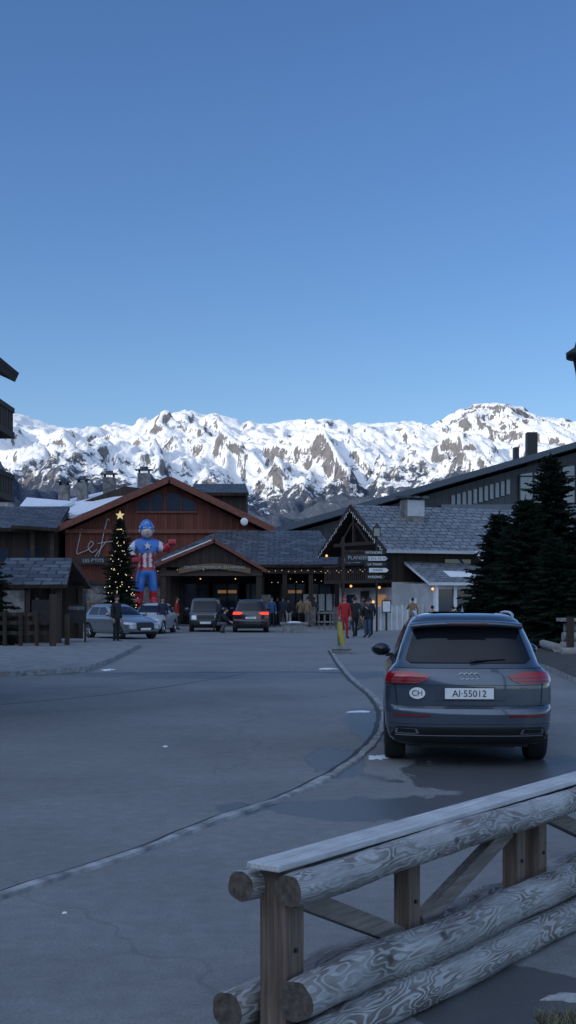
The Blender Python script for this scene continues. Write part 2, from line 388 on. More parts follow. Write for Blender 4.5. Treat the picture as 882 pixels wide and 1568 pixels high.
# unseen ridge added behind the camera to keep the streets in shade
vs=[];fs=[]; n1_,n2_=90,30
perp=Vector((-SUN.y,SUN.x,0))
for j in range(n2_):
    u=j/(n2_-1)
    for i in range(n1_):
        s_=(i/(n1_-1)-.5)
        c=SUN*(500+2200*u)+perp*(s_*3600)
        h=800*math.sin(math.pi*min(1,u))**1.2*(1-abs(s_*2)**4)*(1+.12*noise.noise(c/500))
        vs.append((c.x,c.y,h-3+25*noise.fractal(c/200,.8,2,5)*(math.sin(math.pi*u))))
for j in range(n2_-1):
    for i in range(n1_-1):
        a=j*n1_+i; fs.append((a,a+1,a+n1_+1,a+n1_))
me=bpy.data.meshes.new('shade_ridge'); me.from_pydata(vs,[],fs); me.materials.append(m); me.polygons.foreach_set('use_smooth',[True]*len(fs)); me.update()
COL.objects.link(bpy.data.objects.new('shade_ridge',me))

# ------------------------------------------------------------------ log fence
m,nt,b=newmat('weathered_log')
uvc=objc(nt)
st=mapping(nt,uvc,(1.6,7,7))
nn=noise_t(nt,st,1.3,2,.5,.3)
rings=mth(nt,'SINE',mth(nt,'MULTIPLY',nn,95.0))
fib=noise_t(nt,mapping(nt,uvc,(3,90,90)),1.5,4,.6)
base=ramp(nt,noise_t(nt,mapping(nt,uvc,(1,3,3)),2.2,5),[(.3,(.26,.265,.27)),(.7,(.50,.51,.52))])
base=mixc(nt,.6,base,ramp(nt,fib,[(.3,(.45,.44,.43)),(.7,(1.15,1.15,1.15))]),'MULTIPLY')
ln=ramp(nt,rings,[(.15,(0,0,0)),(.45,(1,1,1))])
mask=ramp(nt,noise_t(nt,mapping(nt,uvc,(1,2,2)),3.0,3),[(.38,(.15,.15,.15)),(.58,(1,1,1))])
col=mixc(nt,mth(nt,'MULTIPLY',mth(nt,'MULTIPLY',mth(nt,'SUBTRACT',1.0,ln),.8),mask),base,(.09,.072,.058))
kn=N(nt,'ShaderNodeTexVoronoi'); kn.inputs['Scale'].default_value=3.2; nt.links.new(mapping(nt,uvc,(1,1.6,1.6)),kn.inputs['Vector'])
col=mixc(nt,ramp(nt,kn.outputs['Distance'],[(.07,(.85,.85,.85)),(.13,(0,0,0))]),col,(.05,.038,.03))
nt.links.new(col,b.inputs['Base Color']); b.inputs['Roughness'].default_value=.75
bump(nt,b,mth(nt,'ADD',rings,fib),.3,.006); M_log=m
def logmat(name,c1,c2,ax=0):
    m,nt,b=newmat(name); o=objc(nt); sc=[60,60,60]; sc[ax]=2.5
    f=noise_t(nt,mapping(nt,o,tuple(sc)),1,5,.6); g2=noise_t(nt,o,5,4)
    nt.links.new(mixc(nt,.5,ramp(nt,f,[(.3,c1),(.7,c2)]),ramp(nt,g2,[(.3,(.4,.4,.4)),(.7,(1,1,1))]),'MULTIPLY'),b.inputs['Base Color'])
    b.inputs['Roughness'].default_value=.8; bump(nt,b,f,.5,.008); return m
M_post=logmat('brown_post_wood',(.075,.052,.04),(.23,.17,.13),2)
M_plank=logmat('pale_plank_wood',(.38,.39,.40),(.68,.69,.70),0)
M_brace=logmat('brace_wood',(.12,.105,.09),(.30,.27,.24),0)
m,nt,b=newmat('log_end_grain'); o=objc(nt)
wv=noise_t(nt,mapping(nt,o,(.1,1,1)),26,4,.6)
nt.links.new(ramp(nt,wv,[(.3,(.035,.028,.022)),(.7,(.13,.105,.085))]),b.inputs['Base Color']); b.inputs['Roughness'].default_value=.9; bump(nt,b,wv,.5,.01); M_end=m
FD=Vector((.578,.816,0)); 
fence=Thing('log_fence',(0,5.14,0),math.atan2(FD.y,FD.x))
def log(part,y,z,r,x0,x1,seed,seg=22):
    p=fence.p(part); n=int((x1-x0)/.07); vs=[]
    for i in range(n+1):
        x=x0+(x1-x0)*i/n
        yy=y+.018*noise.noise(Vector((x*1.1,seed,0))); zz=z+.018*noise.noise(Vector((x*1.1,seed,9)))
        for k in range(seg):
            a=2*math.pi*k/seg
            rr=r*(1+.14*noise.noise(Vector((x*2.0,math.cos(a)*1.4+seed,math.sin(a)*1.4)))+.05*noise.noise(Vector((x*7,math.cos(a)*4,math.sin(a)*4+seed))))
            if i in(0,n): rr*=.93
            vs.append((x,yy+rr*math.cos(a),zz+rr*math.sin(a)))
    fs=[(i*seg+k,(i+1)*seg+k,(i+1)*seg+(k+1)%seg,i*seg+(k+1)%seg) for i in range(n) for k in range(seg)]
    p.add(vs,fs,M_log,True); p.add(vs[:seg],[tuple(range(seg))],M_end); p.add(vs[-seg:][::-1],[tuple(range(seg))],M_end)
L=7.2
log('top_rail_front',0,.688,.070,0.0,L,1); log('top_rail_back',.22,.68,.068,-.02,L,2)
log('lower_rail_front',-.02,.25,.088,.02,L,3); log('bottom_rail_front',-.05,.075,.09,.06,L,4); log('lower_rail_back',.29,.17,.082,-.02,L,5)
log('bottom_rail_back',.33,.02,.08,.2,L,6)
pl=fence.p('top_plank')
for a,bq in ((-.02,2.6),(2.605,5.1),(5.105,7.2)): pl.b(a,bq,.03,.19,.757,.785,M_plank)
po=fence.p('posts')
for x,wd in ((.12,.13),(1.13,.10),(2.28,.11),(2.56,.10),(3.7,.11),(4.8,.11),(5.1,.1),(6.3,.1)):
    po.b(x-wd/2,x+wd/2,.072 if x>.2 else .05,.16 if x>.2 else .18,0,.755,M_post)
br=fence.p('braces')
def brace(x0,z0,x1,z1,wd=.085,y=.115):
    a=math.atan2(z1-z0,x1-x0); l=math.hypot(x1-x0,z1-z0); br.box(((x0+x1)/2,y,(z0+z1)/2),(l,.06,wd),M_brace,ry=-a)
brace(.19,.62,1.05,.27); brace(1.24,.29,2.2,.60); brace(2.64,.63,3.6,.3); brace(3.8,.3,4.7,.62); brace(5.2,.6,6.2,.3)
bo_=fence.p('bolts')
for x in (.12,1.13,2.28,2.56,3.7):
    for z in (.60,.42): bo_.tube([(x,.072 if x>.2 else .05,z),(x,.062 if x>.2 else .04,z)],.010,M_black,8)
fence.done(.006)

# ------------------------------------------------------------------ cars
def interp(T,z):
    if z<=T[0][0]: return T[0][1]
    for (a,va),(b_,vb) in zip(T,T[1:]):
        if z<=b_: return va+(vb-va)*(z-a)/(b_-a)
    return T[-1][1]
SUVW=[(.24,.82),(.3,.89),(.45,.93),(.7,.945),(.90,.94),(.98,.92),(1.03,.89),(1.08,.845),(1.11,.815),(1.3,.755),(1.5,.675),(1.57,.63),(1.62,.56),(1.645,.48),(1.66,.36)]
SUVR=[(.24,.14),(.3,.06),(.42,.0),(.60,.0),(.635,.015),(.67,.06),(.9,.065),(1.0,.08),(1.07,.12),(1.11,.17),(1.3,.33),(1.5,.52),(1.57,.60),(1.62,.72),(1.645,.95),(1.66,1.3)]
SUVF=[(.24,4.5),(.3,4.6),(.5,4.66),(.7,4.63),(.82,4.5),(.9,4.2),(.97,3.85),(1.04,3.5),(1.11,3.32),(1.3,2.98),(1.5,2.55),(1.57,2.35),(1.62,2.15),(1.645,1.95),(1.66,1.7)]
JW=[(.3,.74),(.36,.79),(.6,.82),(.95,.82),(1.05,.80),(1.1,.77),(1.35,.73),(1.6,.68),(1.68,.62),(1.72,.5)]
JR=[(.3,.08),(.36,.02),(.6,0),(1.0,.02),(1.1,.04),(1.6,.14),(1.68,.22),(1.72,.4)]
JF=[(.3,3.75),(.36,3.8),(.6,3.82),(.9,3.78),(1.0,3.65),(1.05,3.0),(1.1,2.75),(1.35,2.55),(1.6,2.3),(1.68,2.2),(1.72,2.0)]
import bmesh
def car(name,loc,yaw,paint,W=SUVW,RR=SUVR,FF=SUVF,sc=(1,1,1),DR=.42,DF=.62,hero=False,lit=False,wheels=(.93,3.76),wr=.36,box=False,belt=1.11,wtop=1.50,rails=True,plate='VD 20417'):
    T=Thing(name,loc,yaw); n_=3.0 if not box else 5.0
    sx,sy,sz=sc
    def S(p): return (p[0]*sx,p[1]*sy,p[2]*sz)
    def cap(x,w_,D):
        q_=min(.9999,abs(x)/w_); return D*(1-(1-q_**n_)**(1/n_))
    def Yr(x,z): return interp(RR,z)+cap(x,interp(W,z),DR)
    def Yf(x,z): return interp(FF,z)-cap(x,interp(W,z),DF)
    zs=sorted(set([a for a,_ in W]+[a for a,_ in RR]+[a for a,_ in FF]+[W[0][0]+(W[-1][0]-W[0][0])*i/26 for i in range(27)]))
    zz=[zs[0]]
    for z in zs[1:]:
        if z-zz[-1]>.008: zz.append(z)
    zz[-1]=W[-1][0]
    rings=[]
    NC=13
    for z in zz:
        w_=interp(W,z); yr=interp(RR,z); yf=interp(FF,z); half=[]
        for k in range(NC+1):
            a=math.pi/2*k/NC; x=w_*max(0,math.sin(a))**(2/n_); half.append((x,yr+DR*(1-max(0,math.cos(a))**(2/n_))))
        ya,yb=yr+DR,yf-DF
        for k in range(1,13): half.append((w_,ya+(yb-ya)*k/13))
        for k in range(NC,-1,-1):
            a=math.pi/2*k/NC; x=w_*max(0,math.sin(a))**(2/n_); half.append((x,yf-DF*(1-max(0,math.cos(a))**(2/n_))))
        full=half+[(-x,y) for x,y in half[-2:0:-1]]
        rings.append([S((x,y,z)) for x,y in full])
    nr=len(rings[0]); vs=[p for r_ in rings for p in r_]
    fs=[(i*nr+k,i*nr+(k+1)%nr,(i+1)*nr+(k+1)%nr,(i+1)*nr+k) for i in range(len(rings)-1) for k in range(nr)]
    fs.append(tuple(range(nr-1,-1,-1))); fs.append(tuple(range((len(rings)-1)*nr,len(rings)*nr)))
    me=bpy.data.meshes.new('body'); me.from_pydata(vs,[],fs); me.materials.append(paint); me.materials.append(M_black); me.update()
    body=bpy.data.objects.new('body',me); COL.objects.link(body)
    wm=max(v for _,v in W)*sx
    cut=Part('cut')
    for wy in wheels:
        for sd in (-1,1):
            cut.tube([(sd*(wm-.30),wy*sy,wr),(sd*(wm+.3),wy*sy,wr)],wr+.05,M_black,28)
    cme=cut.mesh()
    bm=bmesh.new(); bm.from_mesh(cme); bmesh.ops.remove_doubles(bm,verts=bm.verts,dist=1e-5); bmesh.ops.recalc_face_normals(bm,faces=bm.faces); bm.to_mesh(cme); bm.free()
    bm=bmesh.new(); bm.from_mesh(me); bmesh.ops.recalc_face_normals(bm,faces=bm.faces); bm.to_mesh(me); bm.free()
    co_=bpy.data.objects.new('cut',cme); COL.objects.link(co_)
    bo=body.modifiers.new('b','BOOLEAN'); bo.operation='DIFFERENCE'; bo.object=co_; bo.solver='EXACT'
    try: bo.material_mode='TRANSFER'
    except Exception: pass
    dg=bpy.context.evaluated_depsgraph_get(); m2=bpy.data.meshes.new_from_object(body.evaluated_get(dg))
    bpy.data.objects.remove(body); bpy.data.objects.remove(co_)
    m2.polygons.foreach_set('use_smooth',[True]*len(m2.polygons))
    try: m2.set_sharp_from_angle(angle=R(28))
    except Exception: pass
    T.child('body',m2)
    def rp(part,rows,mat,off=.01,nc=14,front=False,nz=None):
        rws=[]
        for (z0,a0,b0),(z1,a1,b1) in zip(rows,rows[1:]):
            k=max(1,int(abs(z1-z0)/.03)+1)
            for i in range(k): t=i/k; rws.append((z0+(z1-z0)*t,a0+(a1-a0)*t,b0+(b1-b0)*t))
        rws.append(rows[-1]); G=[]
        for z,a,b_ in rws:
            w_=interp(W,z); r_=[]
            for i in range(nc+1):
                x=a+(b_-a)*i/nc; x=max(-w_*.985,min(w_*.985,x))
                y=(Yf(x,z)+off) if front else (Yr(x,z)-off)
                r_.append(S((x*(1+off/w_),y,z)))
            G.append(r_)
        T.p(part).grid(G,mat)
    def mir(part,rows,mat,**k):
        rp(part,rows,mat,**k); rp(part,[(z,-a,-b_) for z,a,b_ in rows],mat,**k)
    def spatch(part,rows,mat,off=.008,nc=12):
        for sd in (-1,1):
            G=[]
            for (z0,a0,b0),(z1,a1,b1) in zip(rows,rows[1:]):
                for i in range(5):
                    t=i/4; z=z0+(z1-z0)*t; a=a0+(a1-a0)*t; b_=b0+(b1-b0)*t; r_=[]
                    w_=interp(W,z); yr=interp(RR,z); yf=interp(FF,z)
                    for k in range(nc+1):
                        y=a+(b_-a)*k/nc; x=w_
                        if y<yr+DR: q_=(yr+DR-y)/DR; x=w_*max(0,1-min(1,q_)**n_)**(1/n_)
                        if y>yf-DF: q_=(y-yf+DF)/DF; x=w_*max(0,1-min(1,q_)**n_)**(1/n_)
                        r_.append(S((sd*(x+off),y,z)))
                    G.append(r_)
            T.p(part).grid(G,mat)
    rb=interp(W,belt); rt=interp(W,wtop)
    rp('rear_window',[(belt+.015,-rb*.78,rb*.78),(belt+.05,-rb*.85,rb*.85),(wtop-.05,-rt*.88,rt*.88),(wtop,-rt*.85,rt*.85)],M_glass,off=.012,nc=20)
    rp('windscreen',[(belt+.03,-rb*.84,rb*.84),(wtop+.02,-rt*.86,rt*.86)],M_glass,off=.012,nc=20,front=True)
    yb0=interp(RR,belt)+.55; yf0=interp(FF,belt)-.55; yb1=interp(RR,wtop)+.36; yf1=interp(FF,wtop)-.42
    ym=(yb0+yf0)/2-.1
    spatch('side_windows',[(belt+.02,yb0,ym-.04),(wtop,yb1,ym-.04)],M_glass)
    spatch('side_windows',[(belt+.02,ym+.04,yf0),(wtop,ym+.04,yf1)],M_glass)
    wp=T.p('wheels')
    for wy in wheels:
        for sd in (-1,1):
            cx=sd*(wm-.125); y=wy*sy
            def ring(pr,mat,seg=32):
                G=[]
                for r_,dx in pr:
                    G.append([(cx+sd*dx,y+r_*math.cos(2*math.pi*k/seg),wr+r_*math.sin(2*math.pi*k/seg)) for k in range(seg+1)])
                wp.grid(G,mat)
            ring([(wr*.3,-.11),(wr*.9,-.118),(wr*.985,-.1),(wr,-.07),(wr,.07),(wr*.985,.1),(wr*.9,.118),(wr*.70,.112)],M_rubber)
            ring([(wr*.70,.112),(wr*.66,.07),(wr*.62,.02)],M_alloy); ring([(wr*.62,.02),(.001,.02)],M_black)
            for k in range(5):
                a=2*math.pi*k/5+.3
                wp.tube([(cx+sd*.07,y,wr),(cx+sd*.085,y+math.cos(a)*wr*.66,wr+math.sin(a)*wr*.66)],[.05,.028],M_alloy,6)
            wp.sph((cx+sd*.08,y,wr),(.02,.06,.06),M_alloy)
    u=T.p('underbody'); u.b(-wm*.72,wm*.72,.35*sy,(FF[0][1]-.4)*sy,.2,.42,M_black)
    z0=W[0][0]
    rp('rear_bumper_trim',[(z0+.01,-.8,.8),(.36,-.84,.84)],M_black,off=.008,nc=24)
    rp('front_bumper_trim',[(z0+.01,-.7,.7),(.36,-.78,.78)],M_black,off=.008,nc=24,front=True)
    if box:
        mir('tail_lights',[(.72,.66,.79),(1.0,.66,.79)],M_red_lens,off=.012)
        rp('grille',[(.62,-.42,.42),(.86,-.42,.42)],M_black,off=.012,front=True)
        mir('headlights',[(.64,.46,.72),(.84,.46,.72)],M_clear_lens,off=.016,front=True)
        rp('bumper',[(.38,-.78,.78),(.52,-.78,.78)],M_black,off=.05,front=True,nc=20)
        rp('number_plate',[(.42,-.26,.26),(.53,-.26,.26)],M_plate,off=.065,front=True)
    else:
        tl=M_taillit if lit else M_red_lens
        mir('tail_lights',[(.905,.56,.90),(.94,.47,.93),(.99,.42,.91),(1.03,.60,.87)],tl,off=.013,nc=18)
        if hero:
            mir('tail_light_detail',[(.962,.46,.88),(.972,.46,.88)],M_red_dim,off=.018,nc=18)
            mir('tail_light_detail',[(.925,.52,.88),(.94,.52,.88)],M_red_dim,off=.018,nc=18)
        mir('headlights',[(.70,.50,.86),(.78,.44,.84)],M_clear_lens,off=.014,front=True,nc=16)
        rp('grille',[(.42,-.36,.36),(.50,-.46,.46),(.74,-.44,.44),(.79,-.36,.36)],M_black,off=.014,front=True)
        rp('front_number_plate',[(.43,-.26,.26),(.53,-.26,.26)],M_plate,off=.03,front=True)
        mir('bumper_reflectors',[(.550,.44,.83),(.575,.42,.84)],M_red_dim,off=.012,nc=16)
        pz=.80 if hero else .74
        yp=Yr(0,pz)*sy-.03
        T.p('number_plate').b(-.26,.26,yp,yp+.015,(pz-.058)*sz,(pz+.058)*sz,M_plate)
        T.p('number_plate').b(-.268,.268,yp+.004,yp+.02,(pz-.066)*sz,(pz+.066)*sz,M_black)
        T.text('plate_text',plate,(0.0,yp-.003,pz*sz-.003),.1,M_black,ext=.001)
    mp=T.p('door_mirrors'); my=interp(FF,belt)-.42
    xw=interp(W,belt)+.06
    for sd in (-1,1):
        mp.sph(S((sd*(xw+.10),my+.02,belt+.05)),(.125,.08,.085),paint,16,10)
        mp.sph(S((sd*(xw+.10),my-.03,belt+.05)),(.105,.045,.07),M_glass,16,10)
        mp.box(S((sd*(xw-.03),my,belt-.02)),(.14,.05,.045),M_black)
    if rails:
        rl=T.p('roof_rails'); ztop=W[-1][0]
        for sd in (-1,1):
            pts=[S((sd*xx,a,zq)) for xx,a,zq in ((.56,.86,ztop-.05),(.565,.95,ztop-.025),(.57,1.3,ztop-.005),(.57,1.9,ztop-.005),(.565,2.3,ztop-.02),(.55,2.45,ztop-.06))]
            rl.tube(pts,.015,M_alu,8)
    for yy in (ym,ym+1.05,ym-.95):
        spatch('door_seams',[(.4,yy-.006,yy+.006),(belt,yy-.006,yy+.006)],M_black,off=.003,nc=1)
    if hero:
        G=[]
        for t,(yy,zz_) in enumerate([(.62,1.575),(.40,1.565),(.375,1.545),(.38,1.525),(.54,1.50)]):
            G.append([(x,yy+.10*(abs(x)/.62)**2.5,zz_-.035*(abs(x)/.62)**3) for x in [-.61+1.22*k/20 for k in range(21)]])
        T.p('roof_spoiler').grid(G,paint)
        T.p('high_brake_light').b(-.22,.22,.366,.38,1.532,1.546,M_red_dim)
        for z,wd,a in ((.665,.007,.84),(1.065,.006,.82),(.885,.005,.86),(.47,.006,.88)):
            rp('panel_lines',[(z,-a,a),(z+wd,-a,a)],M_black,off=.004,nc=30)
        for sd in (-1,1):
            rp('panel_lines',[(.66,sd*.80-.004,sd*.80+.004),(.91,sd*.82-.004,sd*.82+.004)],M_black,off=.004,nc=1)
        rp('plate_recess',[(.72,-.37,.37),(.725,-.38,.38)],M_black,off=.005)
        rp('lower_bumper',[(.26,-.80,.80),(.34,-.86,.86),(.44,-.80,.80)],M_black,off=.014,nc=26)
        rp('bumper_chrome_strip',[(.345,-.80,.80),(.353,-.80,.80)],M_alu,off=.022,nc=26)
        for sd in (-1,1):
            rows=[(.365,sd*.56,sd*.78),(.375,sd*.54,sd*.80),(.415,sd*.56,sd*.80),(.425,sd*.59,sd*.78)]
            rp('exhaust_trims',rows,M_chrome,off=.026); rows=[(.374,sd*.57,sd*.77),(.416,sd*.585,sd*.77)]
            rp('exhaust_trims',rows,M_black,off=.032)
        ep=T.p('emblem')
        yb_=Yr(0,.985)-.012
        for k in range(4):
            cx=(-1.5+k)*.053
            ep.tube([(cx+.034*math.cos(a),yb_,.985+.034*math.sin(a)) for a in [2*math.pi*i/20 for i in range(21)]],.0045,M_chrome,5)
        cx=-.555; zc=.80
        rr=[(cx+.085*math.cos(2*math.pi*k/28),0,zc+.062*math.sin(2*math.pi*k/28)) for k in range(28)]
        T.p('country_sticker').add([(x,Yr(x,z)-.014,z) for x,_,z in rr],[tuple(range(28))],M_plate)
        T.text('sticker_text','CH',(cx,Yr(cx,zc)-.019,zc-.002),.085,M_black,ext=.001,rot=(math.pi/2,0,-.06))
        T.text('model_badge','50TDI',(.60,Yr(.6,.86)-.012,.855),.04,M_chrome,ext=.001,rot=(math.pi/2,0,.07))
        T.p('rear_wiper').tube([(.02,Yr(0,1.14)-.03,1.135),(.08,Yr(.1,1.15)-.035,1.15),(.40,Yr(.4,1.17)-.03,1.165)],[.016,.010,.006],M_black,6)
        T.p('antenna').add([(-.02,1.25,1.655),(.02,1.25,1.655),(0,1.5,1.655),(0,1.27,1.73)],[(0,1,3),(1,2,3),(2,0,3)],paint)
        T.p('underbody').b(-.5,.5,.25,.34,.2,.3,M_black)
    T.done(); return T
paint1=simple('dark_blue_grey_paint',(.065,.088,.12),.26,.45,coat=1,var=.05)
paint2=simple('silver_paint',(.25,.265,.28),.3,.6,coat=1,var=.05)
paint3=simple('white_car_paint',(.45,.46,.48),.35,.0,coat=1,var=.03)
paint4=simple('dark_green_grey_paint',(.06,.07,.075),.35,.3,coat=1,var=.05)
paint5=simple('black_paint',(.02,.022,.028),.28,.3,coat=1,var=.05)
car('parked_suv',(1.94,13.95,0),R(-4.0),paint1,hero=True,plate='AI·55012',sc=(.965,1,1))
car('moving_suv',(-1.85,65,0),R(2),paint5,lit=True,sc=(.97,.95,1.0))
car('small_jeep',(-4.45,70.0,0),R(184),paint4,W=JW,RR=JR,FF=JF,DR=.2,DF=.22,box=True,wheels=(.65,3.1),wr=.34,belt=1.1,wtop=1.56,rails=False,sc=(1,1,1))
car('silver_hatchback',(-8.6,58.6,0),R(180+38),paint2,sc=(.94,.90,.90),wr=.32,wheels=(.93,3.76),rails=False)
car('white_car',(-6.4,66.5,0),R(180-8),paint3,sc=(.92,.88,.90),wr=.32,rails=False)

# ------------------------------------------------------------------ conifers
M_bark=simple('bark',(.05,.037,.028),.95,var=.4,scale=10,bmp=.6)
m,nt,b=newmat('fir_needles'); o=objc(nt)
nt.links.new(ramp(nt,noise_t(nt,o,1.6,5),[(.25,(.008,.015,.011)),(.5,(.014,.026,.018)),(.75,(.032,.05,.034))]),b.inputs['Base Color']); b.inputs['Roughness'].default_value=.8; b.inputs['Specular IOR Level'].default_value=.15; M_fir=m
def conifer_parts(h,r,seed,dens=1.0):
    rd=random.Random(seed); tr=Part('trunk'); fo=Part('foliage')
    tr.tube([(0,0,0),(0.02,0,h*.4),(0,.02,h*.8),(0,0,h)],[h*.02,h*.014,h*.006,.01],M_bark,10)
    z=h*.04; V=[];F=[]
    def twig(p,d,l,wd):
        up=Vector((rd.uniform(-.3,.3),rd.uniform(-.3,.3),1)); s_=d.cross(up).normalized()
        e=p+d*l+Vector((0,0,-l*.25)); mid=p+d*l*.45
        o_=len(V); V.extend([p,mid+s_*wd,e,mid-s_*wd]); F.append((o_,o_+1,o_+2,o_+3))
        up2=s_.cross(d).normalized(); o_=len(V); V.extend([p,mid+up2*wd*.8,e,mid-up2*wd*1.2]); F.append((o_,o_+1,o_+2,o_+3))
    while z<h*.985:
        k=z/h; base=r*((1-k)**.75)*(.80+.45*noise.noise(Vector((z*1.3,seed,0)))+.1)
        nb_=max(4,int((9-4*k)*dens)); a0=rd.uniform(0,6.28)
        for i in range(nb_):
            a=a0+6.283*i/nb_+rd.uniform(-.35,.35); l=base*rd.uniform(.55,1.2)+.06
            out=Vector((math.cos(a),math.sin(a),0)); rise=.40*k-.05+rd.uniform(-.1,.12)
            pts=[]
            for q_ in range(5):
                u=q_/4; pts.append(Vector((0,0,z+rd.uniform(-.02,.02)))+out*l*u+Vector((0,0,l*(rise*u-.32*u*u+.16*u**4))))
            tr.tube(pts,[.022*(1-k)+.006,.016*(1-k)+.005,.01,.007,.003],M_bark,4)
            steps=max(3,int(l/.085))
            for q_ in range(steps):
                u=(q_+.6)/steps; f_=u*4; j=min(3,int(f_)); p=pts[j].lerp(pts[j+1],f_-j); dr=(pts[j+1]-pts[j]).normalized()
                side=dr.cross(Vector((0,0,1))).normalized()
                tl=(.12+.30*l*(1-u)*.55)*rd.uniform(.7,1.3)
                for sd in (-1,1):
                    twig(p,(dr*.75+side*sd*rd.uniform(.6,1)+Vector((0,0,rd.uniform(-.25,.15)))).normalized(),tl,.032+tl*.10)
                if rd.random()<.6: twig(p,(dr*.5+Vector((0,0,rd.choice((-.8,.5))))).normalized(),tl*.7,.03+tl*.1)
            twig(pts[-1],(pts[-1]-pts[-2]).normalized(),.18,.035)
        z+=max(.07,(.19-.1*k)/dens*h/6.5)
    for q_ in range(5): twig(Vector((0,0,h-.05*q_-.05)),Vector((rd.uniform(-.2,.2),rd.uniform(-.2,.2),1)).normalized(),.25,.02)
    fo.add(V,F,M_fir); return tr,fo
treemesh={}
def conifer(name,loc,h,r,seed,rz=0,sc=1.0,dens=1.0):
    key=(h,r,seed)
    if key not in treemesh:
        a,b_=conifer_parts(h,r,seed,dens); treemesh[key]=(a.mesh('trunk'),b_.mesh('foliage'))
    T=Thing(name,loc,rz,sc); T.child('trunk',treemesh[key][0]); T.child('foliage',treemesh[key][1]); return T
conifer('fir_tree',(9.45,47.0,.1),6.8,2.6,11,dens=1.3)
conifer('fir_tree',(8.35,46.0,.1),5.2,2.2,12,dens=1.3)
conifer('fir_tree',(10.9,46.5,.1),5.2,2.2,12,2.1,1.0)
conifer('fir_tree',(8.9,43.8,.1),5.2,2.2,12,4.0,.72)
conifer('fir_tree',(7.85,48.5,.1),5.2,2.2,12,1.0,.93)
conifer('fir_tree',(10.3,43.2,.1),5.2,2.2,12,5.0,.85)
conifer('fir_tree',(-11.3,47,.1),5.2,2.2,12,3.0,.9)
cx_,cy_=-9.0,70.0
xt=conifer('christmas_tree',(cx_,cy_,0),6.0,1.35,21,dens=1.2)
lp=xt.p('lights'); rd=random.Random(5)
for i in range(100):
    z=rd.uniform(.5,5.6); rr=1.3*(1-z/6.0)*rd.uniform(.6,1.0)+.05; a=rd.uniform(math.pi,2*math.pi) if i%4 else rd.uniform(0,6.28)
    lp.sph((rr*math.cos(a),rr*math.sin(a),z),.024,M_warm,6,4)
sp_=xt.p('star'); pts=[]
for k in range(10):
    a=math.pi/2+math.pi*k/5; rr=.25 if k%2==0 else .11; pts.append((rr*math.cos(a),6.15+rr*math.sin(a)))
sp_.prism(pts,-.04,.04,M_star); xt.done()

# ------------------------------------------------------------------ buildings
T=Thing('chalet_lodge'); 
wl=T.p('walls'); wl.prism([(-15,0),(-1.7,0),(-1.7,6.15),(-7.9,9.35),(-15,6.15)],88,103,M_redwood)
wl.b(-15.02,-1.68,87.94,88.2,0,2.6,M_stone)
wl.b(-18.4,-15.0,92,102,0,7.2,M_dkwood)
wl.b(-7.0,-3.2,100.6,104.2,6.5,9.9,M_dkwood)
rf=T.p('roof')
rf.slab([(-7.9,87,9.75),(-7.9,104,9.75),(-15.6,104,6.35),(-15.6,87,6.35)],.22,M_sly,M_redfascia)
rf.slab([(-7.9,87,9.75),(-7.9,104,9.75),(-0.9,104,6.35),(-0.9,87,6.35)],.22,M_sly,M_redfascia)
rf.slab([(-7.6,100,9.75),(-3.0,100,9.75),(-3.4,104,10.75),(-7.5,104,10.75)],.25,M_slx,M_dkwood)
T.p('snow_on_roof').slab([(-19.2,91.6,7.75),(-14.6,90.4,7.45),(-8.3,99,10.35),(-11.2,101,10.6),(-17.6,100.5,9.1)],.3,M_snow,M_snow)
T.p('wing_support').prism([(-19,0),(-9,0),(-9,9.5),(-12,9.9),(-18.8,7.4)],96,101,M_dkwood)
fa=T.p('barge_boards')
for (x0,z0,x1,z1) in ((-7.9,9.6,-15.6,6.2),(-7.9,9.6,-.9,6.2)):
    L_=math.hypot(x1-x0,z1-z0); fa.box(((x0+x1)/2,86.93,(z0+z1)/2),(L_,.1,.42),M_redfascia,ry=-math.atan2(z1-z0,x1-x0))
wn=T.p('windows')
for poly in ([(-10.1,7.55),(-8.45,7.55),(-8.45,8.75),(-9.1,8.62),(-10.1,8.15)],[(-8.15,7.55),(-6.2,7.55),(-6.2,8.1),(-7.5,8.72),(-8.15,8.72)]):
    wn.prism(poly,87.93,88.02,M_win)
fr=T.p('window_frames')
for a in (-10.15,-9.25,-8.3,-7.2,-6.15): fr.b(a-.05,a+.05,87.86,88.0,7.53,8.2 if abs(a+8.2)>1.8 else 8.72,M_redwood)
fr.b(-10.2,-6.1,87.85,88.0,7.42,7.53,M_redfascia)
fr.b(-15.0,-1.7,87.8,88.0,6.05,6.3,M_redfascia); fr.b(-15.0,-1.7,87.7,88.0,2.6,2.85,M_dkwood)
for x in (-14.2,-11.6,-3.0): 
    T.p('lower_windows').b(x-.6,x+.6,87.88,87.96,.6 if x<-12 else 0,2.2,M_win); fr.b(x-.7,x+.7,87.86,87.93,2.2,2.32,M_redfascia)
bal=T.p('terrace_railing')
for x in [-15+.25*i for i in range(28)]: bal.b(x-.03,x+.03,82.5,82.56,.3,1.35,M_dkwood)
for z in (1.3,.5): bal.b(-15.1,-8.2,82.44,82.49,z,z+.1,M_redfascia)
T.p('terrace').b(-15.2,-8.0,82.6,87.6,0,.45,M_conc)
sg=T.p('script_sign')
def stroke(pts,r=.035): sg.tube(catmull([(x,87.85,z) for x,z in pts],6),r,M_signw,6)
stroke([(-13.9,6.35),(-14.05,5.6),(-14.2,4.7),(-13.9,4.75),(-13.4,4.95)])
stroke([(-13.45,4.95),(-13.1,5.3),(-13.25,5.5),(-13.45,5.1),(-13.2,4.75),(-12.85,4.95)])
stroke([(-12.0,6.9),(-12.15,6.95),(-12.4,6.0),(-12.6,5.0),(-12.85,4.3),(-12.95,4.5),(-12.6,5.0),(-12.2,5.5)])
stroke([(-12.8,5.35),(-12.2,5.45),(-11.8,5.5)],.03)
